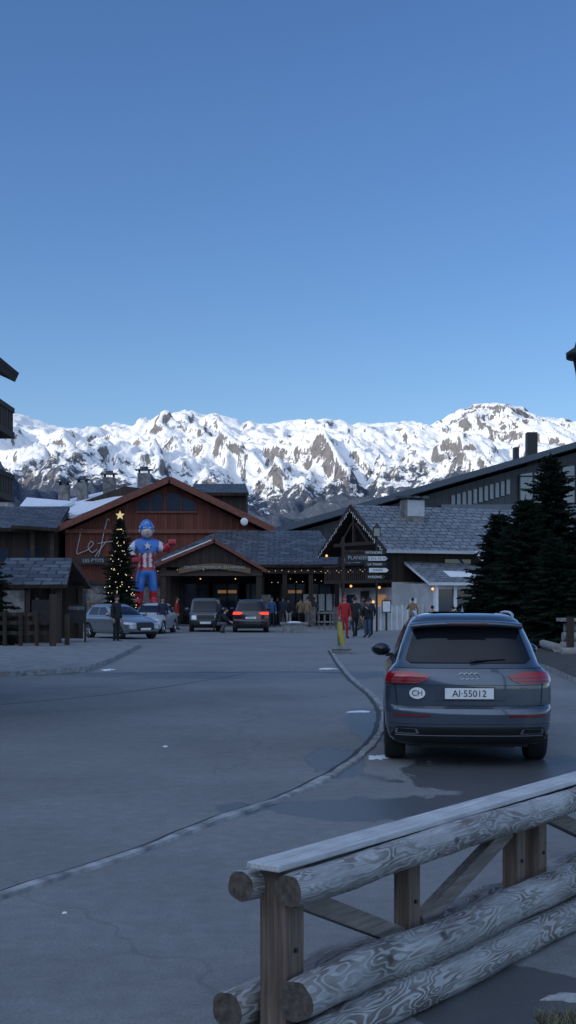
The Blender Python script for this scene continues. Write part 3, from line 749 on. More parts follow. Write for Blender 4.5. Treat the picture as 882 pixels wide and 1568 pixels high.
T.p('shop_sign').b(-14.1,-12.0,87.5,87.6,3.95,4.45,M_black); T.text('shop_sign_text',"LES P'TITS",(-13.05,87.49,4.19),.33,M_signw)
ch=T.p('chimneys')
for x,y,z0,z1,w_ in ((-16.8,98,8,10.1,.75),(-15.4,98,8.5,10.3,.75),(-13.4,98,9,10.7,.85),(-10.9,99,9.5,11.1,.95)):
    ch.b(x-w_/2,x+w_/2,y-.4,y+.4,z0,z1,M_stone)
    for dx in (-.38,.38): ch.b(x+dx*w_-.04,x+dx*w_+.04,y-.35,y+.35,z1,z1+.25,M_dark)
    ch.slab([(x-w_*.7,y-.55,z1+.3),(x+w_*.7,y-.55,z1+.3),(x+w_*.7,y+.55,z1+.33),(x-w_*.7,y+.55,z1+.33)],.08,M_slx)
    ch.b(x-w_*.3,x+w_*.3,y-.3,y+.3,z1+.33,z1+.5,M_slx)
T.p('satellite_dish').sph((-2.9,86.6,6.75),(.26,.08,.26),M_white); T.done()
T=Thing('timber_chalet')
T.p('walls').b(-24,-15.5,88,95,0,6.4,M_dkwood); T.p('walls').b(-24,-15.45,87.9,88.1,0,2.2,M_stone)
T.p('roof').slab([(-25,86.6,6.35),(-15.3,86.6,6.35),(-15.3,91.5,8.1),(-25,91.5,8.1)],.25,M_slx,M_dkwood)
T.p('roof').slab([(-18.2,86.0,6.5),(-15.2,86.0,6.3),(-15.2,91,7.6),(-18.2,91,7.9)],.22,M_slx,M_dkwood)
for x in (-23,-21,-19.3,-17.2): T.p('windows').b(x-.5,x+.5,87.9,87.98,3.6,5.0,M_win)
for i in range(36): T.p('balcony').b(-24+.24*i-.05,-24+.24*i+.05,87.0,87.05,3.0,3.9,M_dkwoodz)
T.p('balcony').b(-24.2,-15.6,86.9,88,2.8,3.0,M_dkwoodz); T.p('balcony').b(-24.2,-15.6,86.95,87.1,3.9,4.05,M_redfascia)
for x in (-23.5,-20,-17,-15.7): T.p('posts').b(x-.14,x+.14,86.9,87.18,0,6.3,M_dkwoodz)
T.p('roof_snow').slab([(-19,92.5,8.2),(-16.3,91.5,8.0),(-15.5,95,8.7),(-19,95,9)],.2,M_snow); T.done()
T=Thing('market_hall')
rf=T.p('roof'); e=3.75; rz=6.15
A,B,C,D=(-8.6,79.5,e),(3.4,79.5,e),(3.9,93,e),(-8.6,93,e); Rl,Rr=(-4.6,86.5,rz),(2.1,86.5,rz)
rf.slab([A,B,Rr,Rl],.2,M_slx,M_dkwood); rf.slab([B,C,Rr],.2,M_sly,M_dkwood); rf.slab([D,A,Rl],.2,M_sly,M_dkwood); rf.slab([C,D,Rl,Rr],.2,M_slx,M_dkwood)
rf.slab([(-4.3,76.3,5.15),(-4.3,83.5,5.15),(-7.8,83.5,3.7),(-7.8,76.3,3.7)],.18,M_sly,M_redfascia)
rf.slab([(-4.3,76.3,5.15),(-4.3,83.5,5.15),(-1.2,83.5,3.35),(-1.2,76.3,3.35)],.18,M_sly,M_redfascia)
T.p('roof_snow').slab([(-4.5,76.3,5.13),(-4.5,79,5.13),(-7.4,78,3.94),(-7.4,76.3,3.94)],.07,M_snow)
T.p('gable_panel').prism([(-7.3,3.55),(-1.6,3.3),(-4.3,4.9)],76.7,76.8,M_dkwood)
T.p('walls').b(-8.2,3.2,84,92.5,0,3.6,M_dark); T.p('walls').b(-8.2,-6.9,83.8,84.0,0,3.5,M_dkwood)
ps=T.p('posts')
for x in (-7.3,-1.6,-.2,1.4,3.0): 
    ps.b(x-.14,x+.14,79.9,80.2,1.1,3.6,M_dkwood); ps.b(x-.3,x+.3,79.75,80.35,0,1.15,M_stone)
for x in (-7.3,-1.7): ps.b(x-.16,x+.16,76.6,76.95,0,3.5,M_dkwood)
ps.b(-1.75,-1.05,78.6,79.2,0,1.9,M_stone)
ps.b(-8.4,3.3,79.8,80.0,3.2,3.5,M_dkwood); ps.b(-7.5,-1.5,76.55,76.69,3.0,3.32,M_dkwoodz)
sg=T.p('sign_board'); pts=[]
for k in range(13):
    x=-6.4+4.2*k/12; pts.append((x,3.45+.28*math.sin(math.pi*k/12)))
for k in range(12,-1,-1):
    x=-6.4+4.2*k/12; pts.append((x,3.12+.28*math.sin(math.pi*k/12)))
sg.prism(pts,76.42,76.5,simple('sign_wood',(.16,.1,.055),.7))
T.text('sign_text','CENTRE COMMERCIAL DU HAMEAU',(-4.3,76.4,3.5),.22,M_signw)
sh=T.p('shop_fronts')
for x,w_ in ((-5.8,1.0),(-3.9,1.2),(-2.4,.8),(.5,1.0),(2.0,.9)):
    sh.b(x-w_,x+w_,83.8,83.9,.5,2.6,M_win)
    for q_ in (-w_,0,w_): sh.b(x+q_-.05,x+q_+.05,83.7,83.82,.2,2.7,M_dkwoodz)
sh.b(-4.5,-3.3,83.72,83.79,2.0,2.2,M_glowwin); sh.b(.0,.9,83.72,83.79,2.0,2.2,M_glowwin)
sl_=T.p('string_lights'); rd=random.Random(2)
for i in range(30): 
    x=-8.3+11.5*i/29; sl_.sph((x,79.3,3.42-.12*abs(math.sin(i*.8))),.020,M_warm,6,4)
for i in range(12):
    x=-1+4.2*i/11; sl_.sph((x,80.5,2.9-.25*rd.random()),.020,M_warm,6,4)
for x,z in ((-5.5,2.9),(-3.3,2.9)): sl_.sph((x,82,z),.04,M_warm2,8,6)
T.done()
T=Thing('terrace_screen')
T.p('panels').b(.9,4.3,82,82.12,.9,1.95,M_white)
for i in range(8): T.p('posts').b(.9+.48*i-.05,.9+.48*i+.05,81.9,82.0,0,2.05,M_dkwood)
T.p('railing').b(.9,4.3,81.8,81.88,.4,.5,M_dkwood)
T.done()
T=Thing('wooden_railing')
for i in range(10): T.p('posts').b(1.7+.32*i-.05,1.7+.32*i+.05,72,72.1,0,1.0,M_greywood)
for z in (.35,.85): T.p('rails').b(1.6,4.8,71.93,71.99,z,z+.1,M_greywood)
T.done()

ang=R(24)
T=Thing('restaurant_chalet',(5.9,72,0),ang)
wh=simple('white_render',(.50,.51,.52),.85,var=.15,scale=2,bmp=.3)
W_=7.1
wl=T.p('walls')
prof_=[(0.3,0),(W_-.3,0),(W_-.3,4.6),(W_/2,6.7),(.3,4.6)]
vs=[(0.0,y,z) for y,z in prof_]+[(10.0,y,z) for y,z in prof_]
wl.add(vs,[(0,1,2,3,4)[::-1],(5,6,7,8,9)]+[(i,(i+1)%5,(i+1)%5+5,i+5) for i in range(5)],M_dkwood)
wl.b(-.03,10,.24,W_-.25,0,2.3,wh); wl.b(-.06,3.0,.2,.27,0,2.6,wh)
rf=T.p('roof')
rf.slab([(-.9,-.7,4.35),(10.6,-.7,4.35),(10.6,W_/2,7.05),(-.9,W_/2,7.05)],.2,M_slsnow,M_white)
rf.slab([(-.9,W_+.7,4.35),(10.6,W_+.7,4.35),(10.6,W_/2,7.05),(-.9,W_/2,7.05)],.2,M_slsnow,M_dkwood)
bb=T.p('barge_boards')
aa=math.atan2(2.7,W_/2+.7); LL=math.hypot(2.7,W_/2+.7)
bb.box((-.96,(-.7+W_/2)/2,5.58),(.08,LL,.3),M_dkwoodz,rx=aa); bb.box((-.96,(W_+.7+W_/2)/2,5.58),(.08,LL,.3),M_dkwoodz,rx=-aa)
for i in range(20):
    u=i/19; bb.box((-1.02,-.6+u*(W_/2+.6),4.3+2.55*u-.12),(.03,.04,.10+.07*(i%3)),M_white); bb.box((-1.02,W_+.6-u*(W_/2+.6),4.3+2.55*u-.12),(.03,.04,.10+.07*(i%3)),M_white)
tr=T.p('gable_truss')
tr.b(-.8,-.65,1.0,W_-1.0,4.7,4.9,M_dkwood); tr.b(-.8,-.65,W_/2-.1,W_/2+.1,4.9,6.6,M_dkwood)
tr.box((-.72,W_/2-1.0,5.4),(.12,2.0,.14),M_dkwood,rx=.65); tr.box((-.72,W_/2+1.0,5.4),(.12,2.0,.14),M_dkwood,rx=-.65)
wd=T.p('windows')
wd.b(-.08,-.02,2.2,3.2,3.0,4.2,M_win); wd.b(-.08,-.02,4.1,5.1,3.0,4.2,M_win)
wd.b(3.3,5.0,.2,.26,2.9,3.9,M_win); wd.b(6.0,7.6,.2,.26,2.9,3.9,M_win)
wd.b(-.09,-.035,1.0,2.0,.8,1.9,M_glowwin); wd.b(-.09,-.035,4.8,5.8,.8,1.9,M_win)
wd.b(-.09,-.035,3.0,4.0,0,2.1,M_dkwood)
bl_=T.p('balcony'); bl_.b(-1.1,0,.3,W_-.3,2.55,2.72,M_dkwood)
for i in range(26): bl_.b(-1.1,-1.05,.35+.25*i,.47+.25*i,2.72,3.5,M_dkwood)
bl_.b(-1.15,-1.0,.3,W_-.3,3.5,3.6,M_dkwoodz)
bl_.b(2.6,9.5,-.5,.28,2.6,2.75,M_dkwood)
for i in range(26): bl_.b(2.65+.26*i,2.78+.26*i,-.5,-.45,2.75,3.4,M_dkwood)
cm=T.p('chimney'); cm.b(1.9,3.0,2.0,2.9,5.3,7.35,M_stone); cm.b(1.9,3.0,1.97,1.99,6.4,7.3,wh); cm.slab([(1.7,1.8,7.55),(3.2,1.8,7.55),(3.2,3.1,7.6),(1.7,3.1,7.6)],.12,M_slx)
for a in (2.0,2.9): cm.b(a-.06,a+.06,2.1,2.8,7.35,7.45,M_stone)
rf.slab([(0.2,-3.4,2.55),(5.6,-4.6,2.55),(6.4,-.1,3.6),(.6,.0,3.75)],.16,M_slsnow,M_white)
pw=T.p('porch_walls'); pw.b(.7,5.6,-3.2,-3.05,0,.95,wh); pw.b(.7,5.6,-3.2,-3.05,2.2,2.45,wh); pw.b(.7,.85,-3.04,.2,0,2.5,wh)
for x in (.75,1.9,3.1,4.3,5.5): pw.b(x-.09,x+.09,-3.25,-3.0,0,2.48,M_white)
pw.b(.8,5.5,-3.14,-3.1,.95,2.2,M_win)
pw.b(-2.6,.6,-2.0,-1.9,0,1.25,wh)
for x in [-2.6+.32*i for i in range(11)]: pw.b(x-.03,x+.03,-2.05,-2.0,0,1.35,M_white)
rm=T.p('side_ramp_rail'); rm.box((5.4,-.9,3.4),(.12,.1,2.4),M_white,ry=-.7)
lm=T.p('lamps')
for p_ in ((-.5,.9,2.3),(-.4,4.6,2.4),(-1.2,6.2,4.2),(.4,-3.4,2.2),(-.3,2.0,1.5)): lm.sph(p_,.075,M_warm2,8,6)
for i in range(22): lm.sph((-1.08,.3+.3*i,3.3-.1*(i%2)),.02,M_warm,6,4)
T.p('name_board').b(-1.3,-1.2,1.0,4.5,3.55,4.05,M_black)
T.text('name_text','LA FLAMBEE',(-1.33,2.75,3.8),.42,M_signw,rot=(math.pi/2,0,-math.pi/2)); 
mb=T.p('menu_boards'); mb.b(-.2,-.12,.5,.95,.9,1.7,simple('menu_warm_board',(.5,.28,.15),.6)); mb.b(-.2,-.12,-2.6,-2.0,.9,1.7,M_white)
T.done()

T=Thing('sports_hall')
wl=T.p('walls'); wl.prism([(0,0),(46,0),(46,20.2),(0,7.1)],112,150,M_metalroof)
rf=T.p('roof'); rf.slab([(-1.2,110,7.55),(47,110,21.3),(47,152,21.3),(-1.2,152,7.55)],.5,M_slx,simple('roof_edge_metal',(.075,.095,.12),.5,.2))
rf.b(13,46,111.0,111.9,7.0,9.6,simple('grey_cladding',(.12,.14,.165),.5,.1,scale=1))
wn=T.p('windows'); Mpw=simple('pale_window',(.22,.26,.30),.2)
slope=13.75/48.2
for i in range(11):
    x=14.0+.47*i; zt=7.55+slope*(x+1.2)-1.35
    wn.b(x,x+.3,111.8,111.95,zt-1.35,zt-.1,Mpw)
wn.prism([(19.8,9.8),(30,9.8),(30,13.9),(19.8,12.2)],111.7,111.95,simple('blue_glazing',(.08,.11,.15),.1,.2,spec=1))
fr=T.p('mullions')
for i in range(9): fr.b(19.8+1.2*i-.06,19.8+1.2*i+.06,111.55,111.69,9.8,12.2+.17*1.2*i,M_black)
for z in (10.9,12.0): fr.b(19.8,30,111.5,111.54,z,z+.1,M_black)
c_=T.p('chimneys'); c_.b(20.7,21.6,113,114,13,16.0,M_black); c_.b(19.6,20.0,113,114,13,14.7,M_black); T.done()

T=Thing('balcony_chalet')
T.p('walls').b(-16,-6.6,17,25.6,0,6.6,M_dkwood)
T.p('roof').slab([(-5.35,15,6.28),(-5.35,26.0,6.28),(-11,26.0,8.9),(-11,15,8.9)],.2,M_sly,M_dkwoodz)
T.p('roof').slab([(-17,15,6.13),(-17,26.0,6.13),(-11,26.0,8.9),(-11,15,8.9)],.2,M_sly,M_dkwoodz)
bl_=T.p('balconies')
for z0,z1,xx in ((4.96,5.52,-5.42),(3.70,4.20,-5.42)):
    bl_.b(-9,xx,25.2,25.9,z0,z0+.12,M_dkwood); bl_.b(-6.6,xx,17,25.2,z0,z0+.12,M_dkwood)
    bl_.b(xx-.08,xx,17,25.9,z1-.06,z1+.04,M_dkwoodz); bl_.b(-9,xx-.08,25.82,25.9,z1-.06,z1+.04,M_dkwoodz)
    for i in range(38): bl_.b(xx-.05,xx-.02,17.1+.232*i,17.26+.232*i,z0+.12,z1-.06,M_dkwood)
    for i in range(16): bl_.b(-9+.22*i,-8.84+.22*i,25.83,25.86,z0+.12,z1-.06,M_dkwood)
for y in (17.2,21.3): T.p('windows').b(-6.62,-6.54,y,y+1.4,.8,2.3,M_win)
T.done()

T=Thing('wooden_kiosk')
T.p('roof').slab([(-10.8,47.2,2.25),(-8.0,47.2,2.25),(-8.3,50.2,3.3),(-10.8,50.2,3.3)],.14,M_slx,M_dkwood)
T.p('roof').slab([(-10.8,53.2,2.25),(-8.0,53.2,2.25),(-8.3,50.2,3.3),(-10.8,50.2,3.3)],.14,M_slx,M_dkwood)
for x in (-10.5,-9.5,-8.35):
    for y in (47.6,52.6): T.p('posts').b(x-.09,x+.09,y-.09,y+.09,.12,2.3 if y<52 else 2.2,M_dkwood)
T.p('back_wall').b(-10.6,-8.3,52.72,52.8,.12,2.2,M_dkwood); T.p('counter').b(-10.5,-8.5,48.0,48.4,.12,1.15,M_dkwood)
T.p('notice_board').b(-9.3,-8.6,47.4,47.46,.9,1.7,M_black); T.done()
T=Thing('wooden_fence')
for i in range(7):
    x=-11.4+.55*i; T.p('posts').b(x-.06,x+.06,44.9,45.02,.12,1.35 if i%2 else 1.2,M_dkwood)
for z in (.5,.85,1.15): T.p('rails').b(-11.6,-8.0,45.03,45.1,z,z+.12,M_dkwood)
T.p('posts').b(-8.15,-7.95,44.6,44.8,.12,1.9,M_dkwood); T.p('posts').b(-7.8,-7.65,45.6,45.75,.12,1.2,M_dkwood)
T.done()
T=Thing('information_board',(-7.85,48.5,.12))
T.p('legs').b(-.35,-.28,0,.06,0,1.5,M_dkwood); T.p('legs').b(.28,.35,0,.06,0,1.5,M_dkwood); T.p('panel').b(-.33,.33,-.04,.0,.7,1.4,M_black); T.p('header').b(-.3,.3,-.06,-.045,1.2,1.33,M_greywood); T.done()

T=Thing('log_planter')
lr=simple('pale_log',(.26,.25,.24),.85,var=.3,scale=8,bmp=.5)
for k,(y,z,r_) in enumerate(((40,.28,.16),(40.3,.58,.15),(40.6,.86,.14))):
    T.p('logs').tube([(8.35+.12*k,y,z),(12,y+.2,z)],r_,lr,12)
T.p('logs').tube([(8.2,39.8,.25),(8.6,46,.25)],.15,lr,12); T.p('logs').tube([(8.0,38.2,.2),(12,38.2,.2)],.13,lr,12)
T.p('cap').b(8.4,9.6,40.2,40.9,1.05,1.15,lr); T.p('posts').b(8.5,8.7,39.7,39.9,.1,1.2,M_dkwood)
T.done()

T=Thing('street_lamp',(2.75,12,0))
T.p('pole').tube([(0,0,0),(0,0,.5),(0,0,3.75)],[.07,.05,.04],M_black,10)
sh=T.p('lantern')
def lathe(part,pr,m,seg=20):
    part.grid([[(r_*math.cos(2*math.pi*k/seg),r_*math.sin(2*math.pi*k/seg),z) for k in range(seg+1)] for r_,z in pr],m)
lathe(sh,[(.04,3.75),(.10,3.82),(.11,3.9),(.135,4.02)],M_black,12); lathe(sh,[(.135,4.02),(.19,4.03),(.195,4.08),(.12,4.13),(.1,4.2),(.04,4.26),(.02,4.33),(.0,4.36)],M_black,20)
T.done()
T=Thing('direction_signpost',(4.55,67,0))
T.p('pole').tube([(0,0,0),(0,0,4.9)],.06,M_black,10)
s_=T.p('sign_boards')
for k,(z,w_,dx) in enumerate(((4.05,1.1,-.1),(3.75,1.0,.05),(3.45,1.15,-.05),(3.15,1.0,.1),(2.8,1.0,-.05))):
    pts=[(dx-w_/2,z-.11),(dx+w_/2-.12,z-.11),(dx+w_/2,z),(dx+w_/2-.12,z+.11),(dx-w_/2,z+.11)]
    s_.prism(pts,-.12,-.08,M_white if k in(1,3) else M_black)
    T.text('sign_text',['PATINOIRE','ECOLE DE SKI','LA TANIA','MAIRIE','PARKING'][k],(dx-.05,-.125,z),.17,M_black if k in(1,3) else M_white)
lt=T.p('lantern'); lt.b(-.16,.16,-.16,.16,4.9,5.3,M_win); lt.slab([(-.22,-.22,5.34),(.22,-.22,5.34),(.22,.22,5.34),(-.22,.22,5.34)],.03,M_black)
lt.tube([(0,0,5.34),(0,0,5.6)],[.16,.02],M_black,8)
for a in (-.17,.17):
    for b_ in (-.17,.17): lt.b(a-.02,a+.02,b_-.02,b_+.02,4.88,5.3,M_black)
T.done()
T=Thing('hanging_signs',(2.95,70,0))
T.p('post').b(-.08,.08,-.08,.08,0,5.0,M_dkwood); T.p('arm').b(.08,1.5,-.05,.05,4.15,4.3,M_dkwood)
T.p('board').b(.1,1.45,-.09,-.05,3.65,4.1,M_black); T.text('board_text','PLANEER',(.8,-.1,3.87),.27,M_signw); T.done()
T=Thing('menu_stand',(5.2,69,0)); T.p('legs').b(-.05,.05,0,.06,0,.94,M_dkwood); T.p('frame').b(-.25,.25,-.05,.05,.95,1.6,M_dkwood); T.p('sheet').b(-.2,.2,-.07,-.055,1.0,1.55,M_white); T.done()

T=Thing('yellow_padded_post',(1.68,42.5,0))
ym_=simple('yellow_padding',(.38,.34,.07),.7,var=.2); gm=simple('green_padding',(.05,.14,.08),.7)
T.p('post').tube([(0,0,0),(0,0,1.05)],.07,gm,12); T.p('pad').tube([(.10,-.08,.25),(.02,-.1,.7),(0,-.1,1.0)],[.09,.09,.07],ym_,12)
T.done()
T=Thing('concrete_planter',(1.7,41.6,0))
def tray(T,w_,d_,h_):
    T.p('bowl').add([(-w_*.42,-d_*.42,0),(w_*.42,-d_*.42,0),(w_*.42,d_*.42,0),(-w_*.42,d_*.42,0),(-w_/2,-d_/2,h_),(w_/2,-d_/2,h_),(w_/2,d_/2,h_),(-w_/2,d_/2,h_)],[(0,1,5,4),(1,2,6,5),(2,3,7,6),(3,0,4,7)],M_conc)
    T.p('rim').b(-w_/2-.04,w_/2+.04,-d_/2-.04,-d_/2+.04,h_-.06,h_+.03,M_conc); T.p('rim').b(-w_/2-.04,w_/2+.04,d_/2-.04,d_/2+.04,h_-.06,h_+.03,M_conc)
    T.p('rim').b(-w_/2-.04,-w_/2+.04,-d_/2+.05,d_/2-.05,h_-.06,h_+.03,M_conc); T.p('rim').b(w_/2-.04,w_/2+.04,-d_/2+.05,d_/2-.05,h_-.06,h_+.03,M_conc)
    T.p('soil').b(-w_/2+.05,w_/2-.05,-d_/2+.05,d_/2-.05,h_-.1,h_-.03,M_soil)
tray(T,.65,.5,.22); T.done()
T=Thing('concrete_planter',(.3,64.5,0)); tray(T,1.3,.8,.5)
T.p('snow').sph((0,0,.5),(.4,.25,.08),M_snow); T.done()

# ------------------------------------------------------------------ people
skin=simple('skin',(.45,.27,.19),.6,var=.1)
def cloth(n,c): return simple(n,c,.85,var=.2,scale=14,bmp=.3)
C_navy=cloth('navy_cloth',(.015,.022,.045)); C_blk=cloth('black_cloth',(.014,.014,.017)); C_red=cloth('red_cloth',(.42,.02,.025)); C_tan=cloth('tan_cloth',(.22,.15,.09))
C_wht=cloth('white_cloth',(.6,.6,.6)); C_jean=cloth('denim',(.05,.08,.15)); C_grey=cloth('grey_cloth',(.1,.1,.11)); C_teal=cloth('blue_jacket',(.03,.08,.2)); hairm=simple('dark_hair',(.02,.014,.01),.8)
lipm=simple('lips',(.3,.1,.09),.5)
def skinmesh(V,E,Rd,root,sub=2):
    me=bpy.data.meshes.new('s'); me.from_pydata(V,E,[]); ob=bpy.data.objects.new('s',me); COL.objects.link(ob)
    md=ob.modifiers.new('Skin','SKIN'); md.use_smooth_shade=True
    sv=me.skin_vertices[0].data
    for i,r_ in enumerate(Rd): sv[i].radius=r_ if isinstance(r_,tuple) else (r_,r_); sv[i].use_root=(i==root)
    s2=ob.modifiers.new('Sub','SUBSURF'); s2.levels=sub; s2.render_levels=sub
    dg=bpy.context.evaluated_depsgraph_get(); m2=bpy.data.meshes.new_from_object(ob.evaluated_get(dg)); bpy.data.objects.remove(ob)
    return m2
def segd(p,a,b_):
    ab=b_-a; t=max(0,min(1,(p-a).dot(ab)/max(1e-9,ab.length_squared))); return (p-a-ab*t).length
def person(loc,yaw,top,legs,hat=None,pose='stand',h=1.75,shoe=None,hair=True,long=False,arms=None,bag=False):
    T=Thing('pedestrian',loc,yaw,h/1.75)
    J=dict(pel=(0,0,.96),wai=(0,0,1.12),che=(0,0.0,1.33),nek=(0,-.005,1.49),hed=(0,-.01,1.58))
    for s_,k in ((-1,'l'),(1,'r')):
        J['sh'+k]=(s_*.185,0,1.42); J['el'+k]=(s_*.245,.03,1.14); J['wr'+k]=(s_*.25,-.05,.90)
        J['hi'+k]=(s_*.095,0,.90); J['kn'+k]=(s_*.105,-.02,.50); J['an'+k]=(s_*.11,.02,.09); J['to'+k]=(s_*.125,-.17,.045)
    if pose=='walk':
        J['knl']=(-.1,-.16,.54);J['anl']=(-.1,-.22,.10);J['tol']=(-.11,-.41,.07);J['knr']=(.1,.03,.51);J['anr']=(.1,.28,.14);J['tor']=(.11,.13,.045)
        J['ell']=(-.24,.12,1.16);J['wrl']=(-.24,.12,.93);J['elr']=(.24,-.06,1.16);J['wrr']=(.22,-.24,.98)
    if pose=='sit':
        dz=-.42
        for k in ('pel','wai','che','nek','hed','shl','shr','ell','elr','wrl','wrr','hil','hir'): J[k]=(J[k][0],J[k][1]+.1,J[k][2]+dz)
        for s_,k in ((-1,'l'),(1,'r')): J['kn'+k]=(s_*.13,-.33,.52);J['an'+k]=(s_*.13,-.36,.09);J['to'+k]=(s_*.14,-.55,.045);J['wr'+k]=(s_*.14,-.2,.62);J['el'+k]=(s_*.25,.06,.76)
    if pose=='crouch':
        for k in ('pel','hil','hir'): J[k]=(J[k][0],J[k][1]+.15,J[k][2]-.45)
        for k,dy,dz in (('wai',.08,-.47),('che',-.06,-.50),('nek',-.14,-.52),('hed',-.2,-.52),('shl',-.1,-.5),('shr',-.1,-.5)): J[k]=(J[k][0],J[k][1]+dy,J[k][2]+dz)
        for s_,k in ((-1,'l'),(1,'r')): J['kn'+k]=(s_*.17,-.22,.50);J['an'+k]=(s_*.13,.05,.09);J['to'+k]=(s_*.15,-.14,.045);J['el'+k]=(s_*.26,-.25,.68);J['wr'+k]=(s_*.12,-.42,.58)
    if arms=='up': J['elr']=(.27,-.1,1.18);J['wrr']=(.13,-.25,1.36)
    names=list(J); V=[Vector(J[k]) for k in names]; ix={k:i for i,k in enumerate(names)}
    bones=[('pel','wai','t'),('wai','che','t'),('che','nek','n'),('nek','hed','s')]
    for k in 'lr': bones+=[('che','sh'+k,'t'),('sh'+k,'el'+k,'t'),('el'+k,'wr'+k,'t'),('pel','hi'+k,'p'),('hi'+k,'kn'+k,'p'),('kn'+k,'an'+k,'p'),('an'+k,'to'+k,'f')]
    rad={'pel':(.155,.115),'wai':(.15,.115),'che':(.17,.125),'nek':.06,'hed':.055}
    for k in 'lr': rad.update({'sh'+k:.075,'el'+k:.056,'wr'+k:.042,'hi'+k:.095,'kn'+k:.068,'an'+k:.05,'to'+k:(.045,.035)})
    me=skinmesh([tuple(v) for v in V],[(ix[a],ix[b_]) for a,b_,_ in bones],[rad[k] for k in names],0)
    me.materials.clear()
    for m_ in (top,legs,shoe or C_blk,skin): me.materials.append(m_)
    mm={'t':0,'n':0,'p':1,'f':2,'s':3}
    for p_ in me.polygons:
        c=p_.center; best=min(bones,key=lambda bn:segd(c,V[ix[bn[0]]],V[ix[bn[1]]])-(.03 if bn[2]=='t' else 0))
        k=mm[best[2]]
        if pose in('stand','walk') and k==1 and c.z>(.62 if long else .84): k=0
        if k==1 and c.z<.12: k=2
        p_.material_index=k
    T.child('body',me)
    hd=T.p('head'); H=Vector(J['hed'])+Vector((0,-.01,.075))
    vs=[];fs=[];sg_,rg_=20,14
    for i in range(rg_+1):
        ph=math.pi*i/rg_
        for k in range(sg_):
            th=2*math.pi*k/sg_; x=math.sin(ph)*math.cos(th); y=math.sin(ph)*math.sin(th); z=math.cos(ph)
            f=1-.22*max(0,-z)*(1 if y<0 else .6)
            v=Vector((x*.078*f,y*.098*(1-.1*max(0,-z)),z*.118))
            if y<-.75 and abs(x)<.25 and -.35<z<.12: v.y-=.018*(1-abs(x)/.25)
            vs.append(H+v)
    for i in range(rg_):
        for k in range(sg_): fs.append((i*sg_+k,(i+1)*sg_+k,(i+1)*sg_+(k+1)%sg_,i*sg_+(k+1)%sg_))
    hd.add(vs,fs,skin,True)
    for s_ in (-1,1):
        hd.sph(H+Vector((s_*.032,-.085,.012)),(.012,.008,.008),M_plate,8,6); hd.sph(H+Vector((s_*.032,-.092,.012)),(.006,.004,.006),M_black,6,4)
        hd.sph(H+Vector((s_*.078,.005,-.005)),(.01,.02,.03),skin,8,6)
    hd.sph(H+Vector((0,-.083,-.055)),(.024,.009,.007),lipm,8,6)
    hp=T.p('hat' if hat else 'hair'); hm=hat or hairm
    vs=[];fs=[]
    for i in range(9):
        ph=math.pi*.56*i/8
        for k in range(20):
            th=2*math.pi*k/20; y=math.sin(th); cut_=1.0 if y>-.2 else .82
            vs.append(H+Vector((math.sin(ph*cut_)*math.cos(th)*.089,math.sin(ph*cut_)*y*.108+.008,math.cos(ph*cut_)*.132)))
    for i in range(8):
        for k in range(20): fs.append((i*20+k,(i+1)*20+k,(i+1)*20+(k+1)%20,i*20+(k+1)%20))
    hp.add(vs,fs,hm,True)
    hn=T.p('hands')
    for s_,k in ((-1,'l'),(1,'r')):
        wv_=V[ix['wr'+k]]; d_=(wv_-V[ix['el'+k]]).normalized()
        side=Vector((0,-1,0)) if abs(d_.y)<.8 else Vector((s_,0,0)); side=(side-d_*side.dot(d_)).normalized(); pn=d_.cross(side).normalized()*(-s_)
        hn.tube([wv_-d_*.02,wv_+d_*.03,wv_+d_*.09],[.027,.036,.033],skin,8)
        for q_,(o_,l_) in enumerate(((.028,.07),(.01,.08),(-.009,.074),(-.027,.058))):
            b0=wv_+d_*.085+side*o_; hn.tube([b0,b0+d_*l_*.45+pn*.006,b0+d_*l_*.8+pn*.02,b0+d_*l_+pn*.035],[.0095,.009,.008,.006],skin,6)
        b0=wv_+d_*.035+side*.03; hn.tube([b0,b0+d_*.03+side*.022,b0+d_*.06+side*.028+pn*.01],[.012,.010,.007],skin,6)
    if bag: T.p('backpack').sph((0,.17,1.25),(.15,.1,.22),C_blk,12,8)
    T.done(); return T
person((-6.65,50.6,0),R(60),C_blk,C_blk,hat=C_blk,h=1.85,pose='stand')
person((-6.1,63.5,0),R(20),C_navy,C_navy,pose='stand')
person((-3.25,64,0),R(80),C_blk,C_grey,pose='crouch')
person((-3.5,66,0),R(-60),C_navy,C_blk,pose='walk',h=1.7)
person((-1.25,83,.0),R(150),C_navy,C_blk,pose='walk',bag=True)
person((-.65,82,.0),R(200),C_blk,C_jean,pose='stand',h=1.8)
person((-.95,76,.0),R(20),C_teal,C_blk,pose='stand',h=1.75)
person((.02,79,.0),R(170),C_blk,C_wht,pose='walk',h=1.68)
person((-.3,77.5,.0),R(160),C_navy,C_blk,pose='walk',h=1.78)
person((.75,78,.0),R(190),C_tan,C_blk,pose='walk',h=1.7)
person((1.15,77,.0),R(150),C_tan,C_grey,pose='stand',h=1.78)
person((1.6,80.6,.0),R(-20),C_grey,C_blk,pose='walk',h=1.72)
person((2.42,56,0),R(15),C_red,C_red,pose='stand',hair=True,h=1.8,hat=C_red)
person((2.95,57.5,0),R(190),C_blk,C_blk,pose='walk',h=1.78)
person((3.5,57.5,0),R(-30),C_blk,C_jean,pose='stand',h=1.65,arms='up')
person((3.75,60,0),R(200),C_navy,C_blk,pose='stand',h=1.75,bag=True)
person((4.0,70,0),R(40),C_grey,C_tan,pose='walk')
person((3.5,69,0),R(-80),C_blk,C_jean,pose='walk')
person((6.3,66.0,0),R(180),C_tan,C_blk,pose='stand',h=1.72,arms='up')
person((7.3,66,0),R(170),C_grey,C_blk,pose='sit'); person((8.3,66.0,0),R(190),C_tan,C_jean,pose='sit')
